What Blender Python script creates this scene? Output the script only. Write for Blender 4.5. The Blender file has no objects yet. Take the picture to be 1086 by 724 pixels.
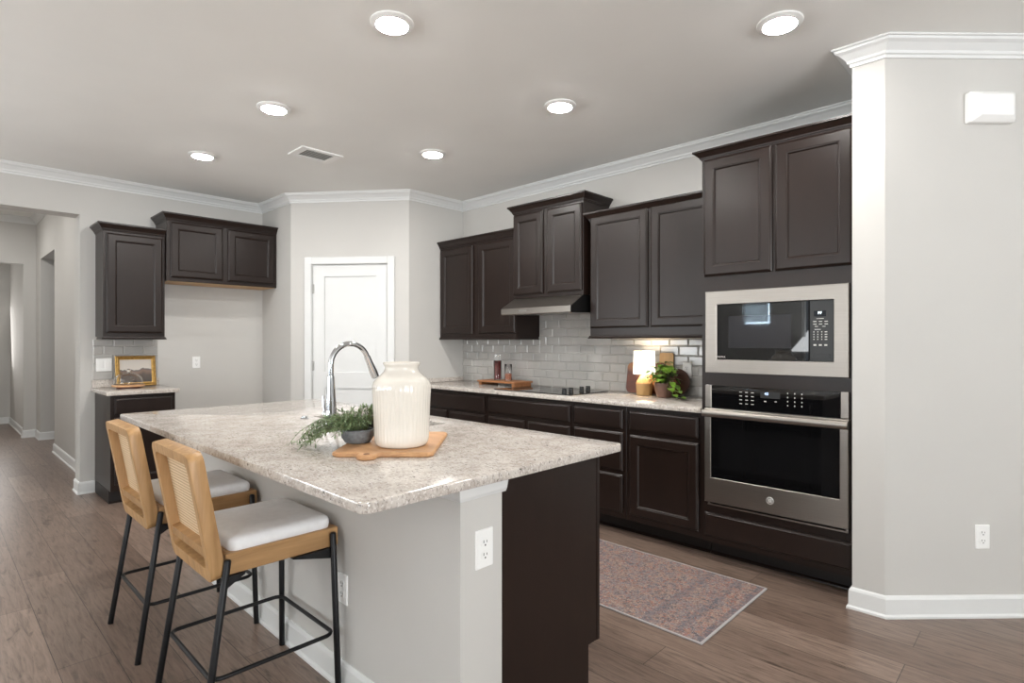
import bpy, bmesh, math, random
from mathutils import Vector, Matrix
random.seed(7)
C = bpy.context.scene.collection
SC = bpy.context.scene
PI = math.pi

# ------------------------------------------------------------------ camera, world, light, exposure
cam_d = bpy.data.cameras.new('camera'); cam = bpy.data.objects.new('camera', cam_d); C.objects.link(cam)
cam.location = (0, 0, 1.315)
cam.rotation_euler = (math.radians(90), 0, math.radians(43.97))
cam_d.sensor_width = 36; cam_d.lens = 36 * 601 / 1086; cam_d.shift_y = 0.3 / 1086
cam_d.clip_start = 0.05
SC.camera = cam

SC.view_settings.view_transform = 'Standard'
SC.view_settings.look = 'None'
SC.view_settings.gamma = 1
SC.view_settings.use_curve_mapping = False
SC.view_settings.exposure = 0.0
SC.cycles.use_denoising = True
SC.cycles.max_bounces = 8
SC.cycles.diffuse_bounces = 5
SC.cycles.sample_clamp_indirect = 6

world = bpy.data.worlds.new('sky'); SC.world = world; world.use_nodes = True
wn = world.node_tree.nodes; wl = world.node_tree.links
wn['Background'].inputs[0].default_value = (0.80, 0.90, 1.0, 1); wn['Background'].inputs[1].default_value = 1.0

def area(name, loc, direction, sx, sy, power, col=(1, 1, 1)):
    d = bpy.data.lights.new(name, 'AREA'); d.shape = 'RECTANGLE'; d.size = sx; d.size_y = sy
    d.energy = power; d.color = col
    o = bpy.data.objects.new(name, d); C.objects.link(o); o.location = loc
    o.rotation_euler = Vector(direction).to_track_quat('-Z', 'Z').to_euler()
    return o
# daylight panels at the living-room windows; rear and right tilted up for ceiling fill
area('daylight_rear', (-1.6, -7.12, 1.45), (0, 1, 2.6), 5.0, 1.9, 350, (0.95, 0.98, 1.0))
area('daylight_right', (6.62, -.4, 1.45), (-1, 0, 2.6), 5.2, 1.9, 820, (0.95, 0.98, 1.0))
area('left_fill', (-6.32, -3.3, 1.45), (1, 0, 2.6), 3.0, 1.9, 330, (0.95, 0.98, 1.0))  # added fill, aimed up to brighten the left part of the ceiling
area('hall_fill', (-12.05, 0.2, 1.4), (1, 0, .3), 1.0, 1.9, 18, (1.0, 0.97, 0.94))  # added panel brightening the hall's far end, before a windowless wall
area('daylight_blinds', (-5.095, -7.2, 1.98), (0, 1, 0), .65, .56, 140, (.62, .82, 1.0))
CAN_STRENGTH = 300.0

# ------------------------------------------------------------------ materials
def s2l(c):
    return tuple(((v / 255 + .055) / 1.055) ** 2.4 if v > 10 else v / 255 / 12.92 for v in c) + (1,)

class NT:
    def __init__(self, name):
        self.m = bpy.data.materials.new(name); self.m.use_nodes = True
        self.n = self.m.node_tree.nodes; self.l = self.m.node_tree.links
        self.b = self.n['Principled BSDF']
        self.tc = None
    def coord(self, scale=(1, 1, 1), rot=(0, 0, 0), which='Object'):
        if self.tc is None: self.tc = self.n.new('ShaderNodeTexCoord')
        mp = self.n.new('ShaderNodeMapping'); mp.inputs['Scale'].default_value = scale; mp.inputs['Rotation'].default_value = rot
        self.l.new(self.tc.outputs[which], mp.inputs[0]); return mp.outputs[0]
    def noise(self, co, scale, detail=3, rough=.5, dist=0):
        t = self.n.new('ShaderNodeTexNoise'); t.inputs['Scale'].default_value = scale; t.inputs['Detail'].default_value = detail
        t.inputs['Roughness'].default_value = rough; t.inputs['Distortion'].default_value = dist
        self.l.new(co, t.inputs['Vector']); return t.outputs['Fac']
    def vor(self, co, scale, out='Distance'):
        t = self.n.new('ShaderNodeTexVoronoi'); t.inputs['Scale'].default_value = scale
        self.l.new(co, t.inputs['Vector']); return t.outputs[out]
    def ramp(self, fac, stops, interp='LINEAR'):
        r = self.n.new('ShaderNodeValToRGB'); r.color_ramp.interpolation = interp
        e = r.color_ramp.elements
        while len(e) < len(stops): e.new(.5)
        for k, (p, c) in enumerate(stops):
            e[k].position = p; e[k].color = c if len(c) == 4 else tuple(c) + (1,)
        self.l.new(fac, r.inputs[0]); return r.outputs[0]
    def mix(self, fac, a, b, mode='MIX'):
        x = self.n.new('ShaderNodeMix'); x.data_type = 'RGBA'; x.blend_type = mode
        for sock, v in ((x.inputs[0], fac), (x.inputs[6], a), (x.inputs[7], b)):
            if isinstance(v, (int, float)): sock.default_value = v
            elif isinstance(v, tuple): sock.default_value = v
            else: self.l.new(v, sock)
        return x.outputs[2]
    def col(self, v):
        if isinstance(v, tuple): self.b.inputs['Base Color'].default_value = v
        else: self.l.new(v, self.b.inputs['Base Color'])
        return self
    def set(self, **k):
        for a, v in k.items(): self.b.inputs[a.replace('_', ' ')].default_value = v
        return self
    def bump(self, fac, strength=.1, dist=.01):
        b = self.n.new('ShaderNodeBump'); b.inputs['Strength'].default_value = strength; b.inputs['Distance'].default_value = dist
        self.l.new(fac, b.inputs['Height']); self.l.new(b.outputs[0], self.b.inputs['Normal']); return self

def simple(name, rgb, rough=.5, metal=0, var=.04, vscale=8, bump=0, bscale=200, **k):
    t = NT(name); c = s2l(rgb); co = t.coord()
    f = t.noise(co, vscale, 3)
    lo = tuple(v * (1 - var) for v in c[:3]) + (1,); hi = tuple(min(1, v * (1 + var)) for v in c[:3]) + (1,)
    t.col(t.ramp(f, [(.3, lo), (.7, hi)])).set(Roughness=rough, Metallic=metal, **k)
    if bump: t.bump(t.noise(co, bscale, 2), bump, .002)
    return t.m

def wood(name, dark, light, stretch=(1, 1, .08), scale=30, rough=.4, bump=.03, big=None, **k):
    t = NT(name); co = t.coord(stretch)
    f = t.noise(co, scale, 5, .6, .4); c = t.ramp(f, [(.25, s2l(dark)), (.75, s2l(light))])
    if big:
        f2 = t.noise(t.coord(tuple(v * .35 for v in stretch)), scale * .35, 3, .5, .8)
        c = t.mix(t.ramp(f2, [(.50, (0, 0, 0)), (.55, (1, 1, 1))]), c, s2l(big))
    t.col(c).set(Roughness=rough, **k)
    if bump: t.bump(f, bump, .002)
    return t.m

M = {}
M['wall'] = simple('wall_paint', (196, 194, 190), .75, var=.012, vscale=3, bump=.10, bscale=90)
M['ceiling'] = simple('ceiling_paint', (238, 238, 235), .8, var=.012, vscale=3, bump=.14, bscale=80)
M['trim'] = simple('white_trim_paint', (218, 219, 218), .4, var=.01)
M['white'] = simple('white_plastic', (240, 240, 238), .35, var=.01)
M['slot'] = simple('dark_slot', (40, 38, 36), .5)
M['cab'] = wood('espresso_wood', (29, 20, 16), (36, 25, 21), (1, 1, .25), 18, .31, 0, Specular_IOR_Level=.36)
M['cab_dark'] = wood('espresso_toe_kick', (22, 18, 18), (30, 25, 24), (1, 1, .2), 30, .5, 0)
M['oak'] = wood('honey_oak', (148, 110, 68), (196, 156, 108), (1, 1, .07), 34, .42, .03)
M['oakr'] = wood('honey_oak_rail', (142, 106, 66), (184, 144, 98), (1, .07, 1), 34, .42, .03)
M['black'] = simple('black_metal', (26, 26, 28), .42, .4)
M['cush'] = simple('white_upholstery', (238, 238, 239), .9, var=.03, vscale=40, bump=.25, bscale=700)
M['steel'] = None
M['chrome'] = simple('polished_chrome', (205, 207, 210), .08, 1, var=.01)
M['nickel'] = simple('satin_nickel', (170, 168, 164), .3, 1, var=.01)
M['gold'] = simple('gilded_frame', (172, 136, 76), .38, .7, var=.25, vscale=60, bump=.4, bscale=150)
M['vase'] = simple('cream_glaze', (228, 222, 212), .12, var=.02, vscale=14, Coat_Weight=.5, Coat_Roughness=.05)
M['bglass'] = simple('black_glass', (12, 12, 13), .02, var=.02, Specular_IOR_Level=.5)
M['bplas'] = simple('black_plastic', (18, 18, 18), .35)
M['mwwin'] = simple('tinted_oven_window', (36, 36, 40), .03, var=.05)
M['ovenwin'] = simple('oven_door_window', (17, 17, 18), .08)
M['mark'] = simple('pale_print', (200, 198, 192), .6)
M['pot'] = simple('brown_stoneware', (112, 82, 70), .4, var=.2, vscale=12)
M['soil'] = simple('potting_soil', (40, 30, 24), .95, var=.3, vscale=90)
M['bowl'] = simple('weathered_grey_stone', (112, 114, 116), .85, var=.3, vscale=60, bump=.5, bscale=120)
M['stem'] = simple('green_stem', (96, 104, 66), .6, var=.15, vscale=40)
M['needle'] = simple('dusty_green_needles', (104, 124, 84), .6, var=.45, vscale=60)
M['leaf'] = simple('pothos_leaf', (104, 138, 48), .38, var=.55, vscale=32)
M['boardtop'] = wood('maple_board', (176, 126, 84), (214, 168, 122), (.25, 1, 1), 26, .45, .02)
M['acacia'] = wood('acacia_board', (60, 28, 15), (100, 50, 27), (.2, 1, 1), 14, .4, .02, big=(190, 132, 82))
M['darkboard'] = wood('dark_round_board', (48, 26, 16), (84, 46, 28), (.2, 1, 1), 16, .4, .02)
M['pale_board'] = wood('pale_board', (186, 146, 98), (214, 176, 126), (1, 1, .1), 30, .5, .02)
M['traywood'] = wood('tray_wood', (128, 82, 50), (166, 112, 70), (.1, 1, 1), 30, .5, .02)
M['spice'] = simple('red_peppercorns', (112, 34, 32), .6, var=.7, vscale=160)
M['spice2'] = simple('pink_seasoning', (188, 120, 92), .7, var=.4, vscale=160)
M['hingem'] = M['nickel']
M['sinkm'] = simple('brushed_sink_steel', (84, 80, 77), .4, 1)

t = NT('brushed_stainless'); co = t.coord((1, 1, 60))
f = t.noise(co, 6, 3); t.col(t.ramp(f, [(.3, s2l((146, 140, 134))), (.7, s2l((152, 146, 139)))])).set(Metallic=1, Roughness=.36)
M['steel'] = t.m

t = NT('glass_clear'); t.col((1, 1, 1, 1)).set(Roughness=.02, IOR=1.45); t.b.inputs['Transmission Weight'].default_value = 1
M['glass'] = t.m

# granite: pale warm ground, grey drifts, dark and white crystals
t = NT('speckled_granite'); co = t.coord(); cs = t.coord((1, 1.7, 1.2), (0, 0, .5))
g1 = t.noise(co, 16, 5, .6); base = t.ramp(g1, [(.3, s2l((176, 166, 157))), (.5, s2l((196, 188, 180))), (.7, s2l((210, 204, 197)))])
g2 = t.noise(cs, 62, 4, .7, .2); base = t.mix(t.ramp(g2, [(.53, (0, 0, 0)), (.62, (.7, .7, .7))]), base, s2l((142, 133, 126)))
g3 = t.noise(cs, 80, 3, .65); base = t.mix(t.ramp(g3, [(.56, (0, 0, 0)), (.63, (.7, .7, .7))]), base, s2l((226, 222, 217)))
g4 = t.noise(t.coord((1, 2.2, 1.4), (0, 0, .9)), 44, 5, .72, .3); base = t.mix(t.ramp(g4, [(.61, (0, 0, 0)), (.645, (.95, .95, .95))]), base, s2l((64, 58, 56)))
t.col(base).set(Roughness=.13, Specular_IOR_Level=.45)
M['granite'] = t.m

# floor planks, running along X
t = NT('brown_plank_floor'); co = t.coord()
br = t.n.new('ShaderNodeTexBrick'); t.l.new(co, br.inputs['Vector'])
br.offset = .37; br.offset_frequency = 2; br.squash = 1
for k, v in (('Color1', s2l((110, 93, 83))), ('Color2', s2l((132, 114, 103))), ('Mortar', s2l((48, 40, 36)))): br.inputs[k].default_value = v
for k, v in (('Scale', 1), ('Mortar Size', .0014), ('Mortar Smooth', .1), ('Bias', 0), ('Brick Width', 1.22), ('Row Height', .185)): br.inputs[k].default_value = v
gr = t.noise(t.coord((1.0, 11, 1)), 5, 7, .68, 1.0)
c = t.mix(.9, br.outputs['Color'], t.ramp(gr, [(.28, (.16, .15, .14, 1)), (.48, (.5, .49, .48, 1)), (.72, (.72, .72, .71, 1))]), 'OVERLAY')
kn = t.noise(t.coord((1.4, 6, 1)), 2.6, 4, .6, 1.2)
c = t.mix(t.ramp(kn, [(.62, (0, 0, 0)), (.74, (.75, .75, .75))]), c, s2l((60, 47, 40)))
t.col(c).set(Roughness=.30)
t.bump(br.outputs['Fac'], -.25, .002)
M['floor'] = t.m

# rug
t = NT('faded_woven_rug'); co = t.coord()
a = t.noise(co, 9, 5, .7); b = t.noise(co, 130, 3, .7); v = t.vor(co, 190, 'Color')
c = t.ramp(a, [(.34, s2l((112, 100, 98))), (.45, s2l((152, 128, 114))), (.53, s2l((122, 116, 118))), (.62, s2l((146, 116, 102)))])
c = t.mix(t.ramp(t.noise(co, 60, 4, .75), [(.5, (0, 0, 0)), (.56, (.85, .85, .85))]), c, s2l((82, 80, 88)))
c = t.mix(t.ramp(t.noise(t.coord((1, 1, 1), (0, 0, 2)), 70, 4, .75), [(.54, (0, 0, 0)), (.60, (.8, .8, .8))]), c, s2l((150, 92, 78)))
b2 = t.noise(t.coord((1, 1, 1), (0, 0, .8)), 110, 3, .7)
c = t.mix(t.ramp(b2, [(.56, (0, 0, 0)), (.62, (.8, .8, .8))]), c, s2l((176, 160, 150)))
sx = t.n.new('ShaderNodeSeparateXYZ'); t.l.new(co, sx.inputs[0])
bands = t.ramp(sx.outputs[0], [(.0, (0, 0, 0)), (.60, (0, 0, 0)), (.61, (.55, .55, .55)), (.64, (.55, .55, .55)), (.65, (.05, .05, .05)), (.76, (.05, .05, .05)), (.77, (.5, .5, .5)), (.80, (.5, .5, .5)), (.81, (0, 0, 0)), (.875, (0, 0, 0)), (.88, (.6, .6, .6)), (.905, (.6, .6, .6))])
bw_ = t.mix(1.0, bands, t.ramp(t.noise(co, 45, 4, .7), [(.42, (.15, .15, .15)), (.55, (1, 1, 1))]), 'MULTIPLY')
c = t.mix(bw_, c, s2l((88, 88, 98)))
t.col(c).set(Roughness=.95); t.bump(b, .4, .003)
M['rug'] = t.m
M['rugedge'] = simple('pale_rug_binding', (170, 166, 165), .9, var=.08, vscale=80)

# cane weave
t = NT('woven_cane'); co = t.coord()
w1 = t.n.new('ShaderNodeTexWave'); w1.wave_type = 'BANDS'; w1.bands_direction = 'X'; w1.inputs['Scale'].default_value = 28; t.l.new(co, w1.inputs[0])
w2 = t.n.new('ShaderNodeTexWave'); w2.wave_type = 'BANDS'; w2.bands_direction = 'Z'; w2.inputs['Scale'].default_value = 28; t.l.new(co, w2.inputs[0])
mx = t.n.new('ShaderNodeMath'); mx.operation = 'MAXIMUM'; t.l.new(w1.outputs['Fac'], mx.inputs[0]); t.l.new(w2.outputs['Fac'], mx.inputs[1])
t.col(t.ramp(mx.outputs[0], [(.25, s2l((150, 116, 78))), (.8, s2l((226, 200, 164)))])).set(Roughness=.6); t.bump(mx.outputs[0], .6, .003)
M['cane'] = t.m

# woven lamp base
t = NT('woven_wicker'); co = t.coord()
w2 = t.n.new('ShaderNodeTexWave'); w2.bands_direction = 'Z'; w2.inputs['Scale'].default_value = 50; t.l.new(co, w2.inputs[0])
t.col(t.ramp(w2.outputs['Fac'], [(.2, s2l((150, 112, 66))), (.8, s2l((206, 170, 116)))])).set(Roughness=.7); t.bump(w2.outputs['Fac'], .5, .004)
M['wicker'] = t.m

def emit(name, col, strength):
    t = NT(name); t.col(col).set(Roughness=.5); t.b.inputs['Emission Color'].default_value = col; t.b.inputs['Emission Strength'].default_value = strength
    return t.m
M['can'] = emit('lit_diffuser', (1, .975, .94, 1), CAN_STRENGTH)
M['shade'] = emit('lit_lamp_shade', (1, .93, .80, 1), 1.6)
M['digits'] = emit('lit_digits', (.85, .95, 1, 1), 2.0)
M['digitsb'] = emit('lit_blue_digits', (.55, .7, 1, 1), 1.5)
t = NT('glazed_tile'); co = t.coord()
t.col(t.ramp(t.noise(co, 5, 2), [(.3, s2l((172, 170, 166))), (.7, s2l((186, 183, 179)))])).set(Roughness=.12)
M['tile'] = t.m
M['grout'] = simple('pale_grout', (190, 187, 182), .85)

# landscape picture (generic hills under a pale sky)
t = NT('landscape_print'); co = t.coord()
sep = t.n.new('ShaderNodeSeparateXYZ'); t.l.new(co, sep.inputs[0])
n = t.noise(t.coord((0, 1, .2)), 14, 3)
ad = t.n.new('ShaderNodeMath'); ad.operation = 'MULTIPLY_ADD'; t.l.new(n, ad.inputs[0]); ad.inputs[1].default_value = -.09; t.l.new(sep.outputs[2], ad.inputs[2])
mr = t.n.new('ShaderNodeMapRange'); mr.inputs['From Min'].default_value = 0.0; mr.inputs['From Max'].default_value = .24; t.l.new(ad.outputs[0], mr.inputs[0])
t.col(t.ramp(mr.outputs[0], [(.0, s2l((62, 54, 48))), (.22, s2l((86, 74, 66))), (.34, s2l((134, 108, 92))), (.42, s2l((104, 98, 98))), (.44, s2l((206, 198, 188))), (.8, s2l((198, 190, 182)))])).set(Roughness=.5)
M['art'] = t.m

# ------------------------------------------------------------------ mesh helpers
class Fr:
    """a: along the wall, b: out of the wall, c: up"""
    def __init__(s, o, u, n): s.o = Vector((o[0], o[1], 0)); s.u = Vector((u[0], u[1], 0)).normalized(); s.n = Vector((n[0], n[1], 0)).normalized()
    def __call__(s, a, b, c): return s.o + s.u * a + s.n * b + Vector((0, 0, c))
W = 3.90; XL = -6.08; CEIL = 2.755
BK = Fr((0, W), (1, 0), (0, -1))        # cooktop wall
LF = Fr((XL, 0), (0, 1), (1, 0))        # wall with the small cabinets
WORLD = Fr((0, 0), (1, 0), (0, 1))

def hexa(bm, P):
    v = [bm.verts.new(p) for p in P]
    fs = [bm.faces.new([v[i] for i in q]) for q in ((0, 1, 2, 3), (7, 6, 5, 4), (0, 4, 5, 1), (1, 5, 6, 2), (2, 6, 7, 3), (3, 7, 4, 0))]
    return v, fs
def box(bm, fr, a0, a1, b0, b1, c0, c1, bev=0, seg=1):
    v, fs = hexa(bm, [fr(a0, b0, c0), fr(a1, b0, c0), fr(a1, b1, c0), fr(a0, b1, c0), fr(a0, b0, c1), fr(a1, b0, c1), fr(a1, b1, c1), fr(a0, b1, c1)])
    if bev:
        es = list({e for f in fs for e in f.edges})
        bmesh.ops.bevel(bm, geom=es, offset=bev, segments=seg, affect='EDGES', profile=.5)
def prism(bm, pts, f0, f1):
    """polygon pts mapped by f0 and f1 to the two caps"""
    A = [bm.verts.new(f0(*p)) for p in pts]; B = [bm.verts.new(f1(*p)) for p in pts]; n = len(pts)
    bm.faces.new(A); bm.faces.new(B[::-1])
    for i in range(n): bm.faces.new([A[i], B[i], B[(i + 1) % n], A[(i + 1) % n]])
def loops(bm, L, cap0=True, cap1=True, closed=True):
    R = [[bm.verts.new(p) for p in l] for l in L]
    for r, q in zip(R, R[1:]):
        n = len(r)
        for i in range(n if closed else n - 1):
            j = (i + 1) % n; bm.faces.new([r[i], r[j], q[j], q[i]])
    if cap0: bm.faces.new(R[0][::-1])
    if cap1: bm.faces.new(R[-1])
    return R
def lathe(bm, cx, cy, prof, seg=32, cap0=True, cap1=True, rib=None):
    L = []
    for r, z in prof:
        l = []
        for k in range(seg):
            a = 2 * PI * k / seg; rr = r + (rib(a, z) if rib else 0)
            l.append(Vector((cx + rr * math.cos(a), cy + rr * math.sin(a), z)))
        L.append(l)
    loops(bm, L, cap0, cap1)
def tube(bm, pts, rad, seg=12, caps=True, closed=False):
    pts = [Vector(p) for p in pts]; n = len(pts)
    rad = rad if isinstance(rad, (list, tuple)) else [rad] * n
    L = []; up = None
    for i, p in enumerate(pts):
        if closed: d = pts[(i + 1) % n] - pts[i - 1]
        else: d = pts[min(i + 1, n - 1)] - pts[max(i - 1, 0)]
        d.normalize()
        if up is None: up = Vector((0, 0, 1)) if abs(d.z) < .9 else Vector((1, 0, 0))
        x = d.cross(up).normalized(); y = x.cross(d).normalized(); up = y
        L.append([p + (x * math.cos(2 * PI * k / seg) + y * math.sin(2 * PI * k / seg)) * rad[i] for k in range(seg)])
    if closed: L.append(L[0]); loops(bm, L, False, False); bmesh.ops.remove_doubles(bm, verts=bm.verts, dist=1e-6)
    else: loops(bm, L, caps, caps)
def rrect(w, d, r, seg=6):
    """rounded rectangle, counter-clockwise, centred"""
    out = []
    for sx, sy, a0 in ((1, 1, 0), (-1, 1, PI / 2), (-1, -1, PI), (1, -1, 3 * PI / 2)):
        for k in range(seg + 1):
            a = a0 + PI / 2 * k / seg
            out.append((sx * (w / 2 - r) + r * math.cos(a), sy * (d / 2 - r) + r * math.sin(a)))
    return out
def slab(bm, cx, cy, w, d, r, levels, rot=0, seg=6):
    """rounded slab through levels of (inset, z)"""
    L = []
    for ins, z in levels:
        rr = max(r - ins, .0015)
        l = []
        for x, y in rrect(w - 2 * ins, d - 2 * ins, rr, seg):
            l.append(Vector((cx + x * math.cos(rot) - y * math.sin(rot), cy + x * math.sin(rot) + y * math.cos(rot), z)))
        L.append(l)
    loops(bm, L)
def sweep(bm, path, prof, z=0, side=1, caps=True):
    """closed profile (out, up) swept along a plan polyline with mitred corners; side=1: out is to the right of travel"""
    P = [Vector(p) for p in path]; n = len(P); L = []
    def nr(a, b):
        d = (b - a).normalized(); return Vector((d.y, -d.x)) * side
    for i in range(n):
        if i == 0: m = nr(P[0], P[1])
        elif i == n - 1: m = nr(P[-2], P[-1])
        else:
            n1, n2 = nr(P[i - 1], P[i]), nr(P[i], P[i + 1]); m = (n1 + n2); m = m / max(m.dot(n1), .15)
        L.append([Vector((P[i].x + m.x * o, P[i].y + m.y * o, z + h)) for o, h in prof])
    loops(bm, L, caps, caps)

ORG = {}
def fin(name, bm, mat, parent=None, smooth=None, local=False):
    bmesh.ops.recalc_face_normals(bm, faces=bm.faces)
    me = bpy.data.meshes.new(name); bm.to_mesh(me); bm.free()
    o = bpy.data.objects.new(name, me); C.objects.link(o)
    if mat is not None: me.materials.append(M[mat] if isinstance(mat, str) else mat)
    if smooth:
        me.shade_smooth()
        me.set_sharp_from_angle(angle=math.radians(smooth))
    if parent is not None:
        o.parent = parent
        og = ORG.get(parent.name, Vector((0, 0, 0)))
        if not local and og.length: me.transform(Matrix.Translation(-og))
        ORG[o.name] = og
    return o
def base_origin(o):
    """origin of a one-mesh thing at its base centre"""
    me = o.data; xs = [v.co for v in me.vertices]
    c = Vector(((min(v.x for v in xs) + max(v.x for v in xs)) / 2, (min(v.y for v in xs) + max(v.y for v in xs)) / 2, min(v.z for v in xs)))
    me.transform(Matrix.Translation(-c)); o.location = c; ORG[o.name] = c
    return o
def tag(o, label, cat, group=None):
    o['label'] = label; o['category'] = cat
    if group: o['group'] = group
    return o
def thing(name, loc, label, cat, group=None):
    o = bpy.data.objects.new(name, None); C.objects.link(o); o.location = loc; o.empty_display_size = .1
    ORG[o.name] = Vector(loc); return tag(o, label, cat, group)
def struct(name, bm, mat, parent=None, smooth=None):
    o = fin(name, bm, mat, parent, smooth)
    if parent is None: o['kind'] = 'structure'
    return o
def BM(): return bmesh.new()

# ------------------------------------------------------------------ the room
bm = BM(); box(bm, WORLD, -13, 7, -7.5, 6, -.1, 0); struct('floor', bm, 'floor')
bm = BM(); box(bm, WORLD, -6.2, 7, -7.5, 6, CEIL, CEIL + .1); struct('ceiling', bm, 'ceiling')
bm = BM(); box(bm, WORLD, -13, -6.2, -1.2, 4.2, 3.02, 3.12); struct('ceiling_hall', bm, 'ceiling')

JY = .93; JZ = 2.414; XB = -6.29           # opening to the hall
bm = BM()
box(bm, WORLD, XB, XL, JY, 2.49, 0, CEIL); box(bm, WORLD, XB, XL, -.75, JY, JZ, CEIL); box(bm, WORLD, XB, XL, -1.8, -.75, 0, CEIL); box(bm, WORLD, XB, XL, -4.8, -1.8, 0, .5); box(bm, WORLD, XB, XL, -4.8, -1.8, 2.4, CEIL); box(bm, WORLD, XB, XL, -7.2, -4.8, 0, CEIL)
box(bm, WORLD, XB, -6.2, -.75, JY, CEIL, 3.02)
struct('wall_left', bm, 'wall')
PL = (-5.41, 2.49); PR = (-4.47, 3.215)
bm = BM(); box(bm, WORLD, XB, PL[0], 2.49, 2.62, 0, CEIL); struct('wall_pantry_left', bm, 'wall')
DG = Fr(PL, (PR[0] - PL[0], PR[1] - PL[1]), (PR[1] - PL[1], -(PR[0] - PL[0])))
DLEN = math.hypot(PR[0] - PL[0], PR[1] - PL[1])
D0, D1, DZ = .207, .986, 2.075
bm = BM(); box(bm, DG, 0, D0, -.11, 0, 0, CEIL); box(bm, DG, D1, DLEN, -.11, 0, 0, CEIL); box(bm, DG, D0, D1, -.11, 0, DZ, CEIL)
struct('wall_pantry_front', bm, 'wall')
bm = BM(); box(bm, WORLD, -4.58, -4.47, 3.215, W + .11, 0, CEIL); struct('wall_pantry_right', bm, 'wall')
bm = BM(); box(bm, WORLD, -4.47, -.735, W, W + .11, 0, CEIL); struct('wall_back', bm, 'wall')
CX0, CX1, CY = -.735, -.597, 3.185
FX = 1.0; FY = CY + (FX - CX1)
bm = BM()
prism(bm, [(CX0, CY), (CX1, CY), (FX, FY), (FX, FY + .14), (CX0, W + .11)], lambda x, y: Vector((x, y, 0)), lambda x, y: Vector((x, y, CEIL)))
struct('wall_right', bm, 'wall')
bm = BM(); box(bm, WORLD, FX, 6.7, FY, FY + .12, 0, CEIL); struct('wall_far_right', bm, 'wall')
# living room behind the camera, with its windows; left one added for ceiling light
def wall_with_holes(fr, a0, a1, holes, thick=.14):
    bm = BM(); a = a0
    for h0, h1, z0, z1 in holes:
        box(bm, fr, a, h0, -thick, 0, 0, CEIL); box(bm, fr, h0, h1, -thick, 0, 0, z0); box(bm, fr, h0, h1, -thick, 0, z1, CEIL); a = h1
    box(bm, fr, a, a1, -thick, 0, 0, CEIL); return bm
RW = Fr((6.5, 0), (0, 1), (-1, 0)); BW = Fr((0, -7.0), (1, 0), (0, 1))
rear_holes = [(-5.42, -4.77, 1.70, 2.26), (-4.1, .9, .5, 2.4)]
right_holes = [(-3.0, 2.2, .5, 2.4)]
struct('wall_rear', wall_with_holes(BW, -6.29, 6.64, rear_holes), 'wall')
struct('wall_living_room', wall_with_holes(RW, -7.0, FY + .12, right_holes), 'wall')
k = 0
LW = Fr((XL, 0), (0, 1), (1, 0))
for fr, hs in ((BW, rear_holes), (RW, right_holes), (LW, [(-4.8, -1.8, .5, 2.4)])):
    for h0, h1, z0, z1 in hs:
        k += 1; bm = BM()
        for q in ((h0, h1, z0, z0 + .05), (h0, h1, z1 - .05, z1), (h0, h0 + .05, z0, z1), (h1 - .05, h1, z0, z1)): box(bm, fr, q[0], q[1], -.10, -.04, q[2], q[3])
        nm = max(1, round((h1 - h0) / 1.0))
        for j in range(1, nm): a = h0 + (h1 - h0) * j / nm; box(bm, fr, a - .02, a + .02, -.09, -.05, z0, z1)
        wo = struct('window_%d' % k, bm, 'trim')
        if k == 1:
            bm = BM()
            for j in range(30):
                z = z0 + .06 + j * (z1 - z0 - .12) / 30
                v = [fr(h0 + .055, -.02, z), fr(h1 - .055, -.02, z), fr(h1 - .055, -.035, z + .022), fr(h0 + .055, -.035, z + .022)]
                bm.faces.new([bm.verts.new(p) for p in v])
            struct('blind', bm, 'trim', wo)
# hall
bm = BM()
HY = 1.075
box(bm, WORLD, -8.62, XB, HY, HY + .16, 0, 3.02); box(bm, WORLD, -9.80, -8.62, HY, HY + .16, 2.42, 3.02); box(bm, WORLD, -10.32, -9.80, HY, HY + .16, 0, 3.02)
struct('wall_hall_right', bm, 'wall')
bm = BM(); box(bm, WORLD, -10.32, -10.2, .94, HY, 0, 3.02); box(bm, WORLD, -10.32, -10.2, -.75, .94, 2.38, 3.02); struct('wall_hall_end', bm, 'wall')
bm = BM(); box(bm, WORLD, -12.3, -10.32, .96, 1.1, 0, 3.02); box(bm, WORLD, -12.3, -12.2, -.87, .96, 0, 3.02); struct('wall_hall_beyond', bm, 'wall')
bm = BM(); box(bm, WORLD, -12.3, XB, -.87, -.75, 0, 3.02); struct('wall_hall_left', bm, 'wall')
bm = BM(); box(bm, WORLD, -10.3, -6.3, 2.45, 2.55, 0, 3.02); struct('wall_hall_room', bm, 'wall')

# ceiling crown and baseboards
CROWN = [(0, 0), (.008, 0), (.010, .014), (.018, .018), (.022, .03), (.046, .056), (.062, .066), (.066, .076), (.074, .078), (.074, .0866), (0, .0866)]
bm = BM()
sweep(bm, [(XL, -7.0), (XL, 2.49), PL, PR, (-4.47, W), (CX0, W), (CX0, CY), (CX1, CY), (FX, FY), (6.5, FY)], CROWN, CEIL - .0868, 1)
struct('trim_1', bm, 'trim')
bm = BM(); sweep(bm, [(XB, HY), (-10.2, HY), (-10.2, -.75)], CROWN, 3.02 - .0868, -1); struct('trim_2', bm, 'trim')
BASE = [(0, 0), (.022, 0), (.022, .010), (.014, .018), (.013, .088), (.009, .098), (.004, .104), (0, .104)]
def baseb(name, path, side=1):
    bm = BM(); sweep(bm, path, BASE, 0, side); struct(name, bm, 'trim')
baseb('baseboard_right', [(CX0, CY + .09), (CX0, CY), (CX1, CY), (FX, FY), (6.5, FY)])
baseb('baseboard_left', [(XB, JY), (XL, JY), (XL, 1.034)], 1)
baseb('baseboard_fridge', [(XL, 1.51), (XL, 2.49), PL, tuple(DG(D0 - .07, 0, 0))[:2]], 1)
baseb('baseboard_hall', [(-8.62, HY + .16), (-8.62, HY), (XB, HY)], 1)
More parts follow.
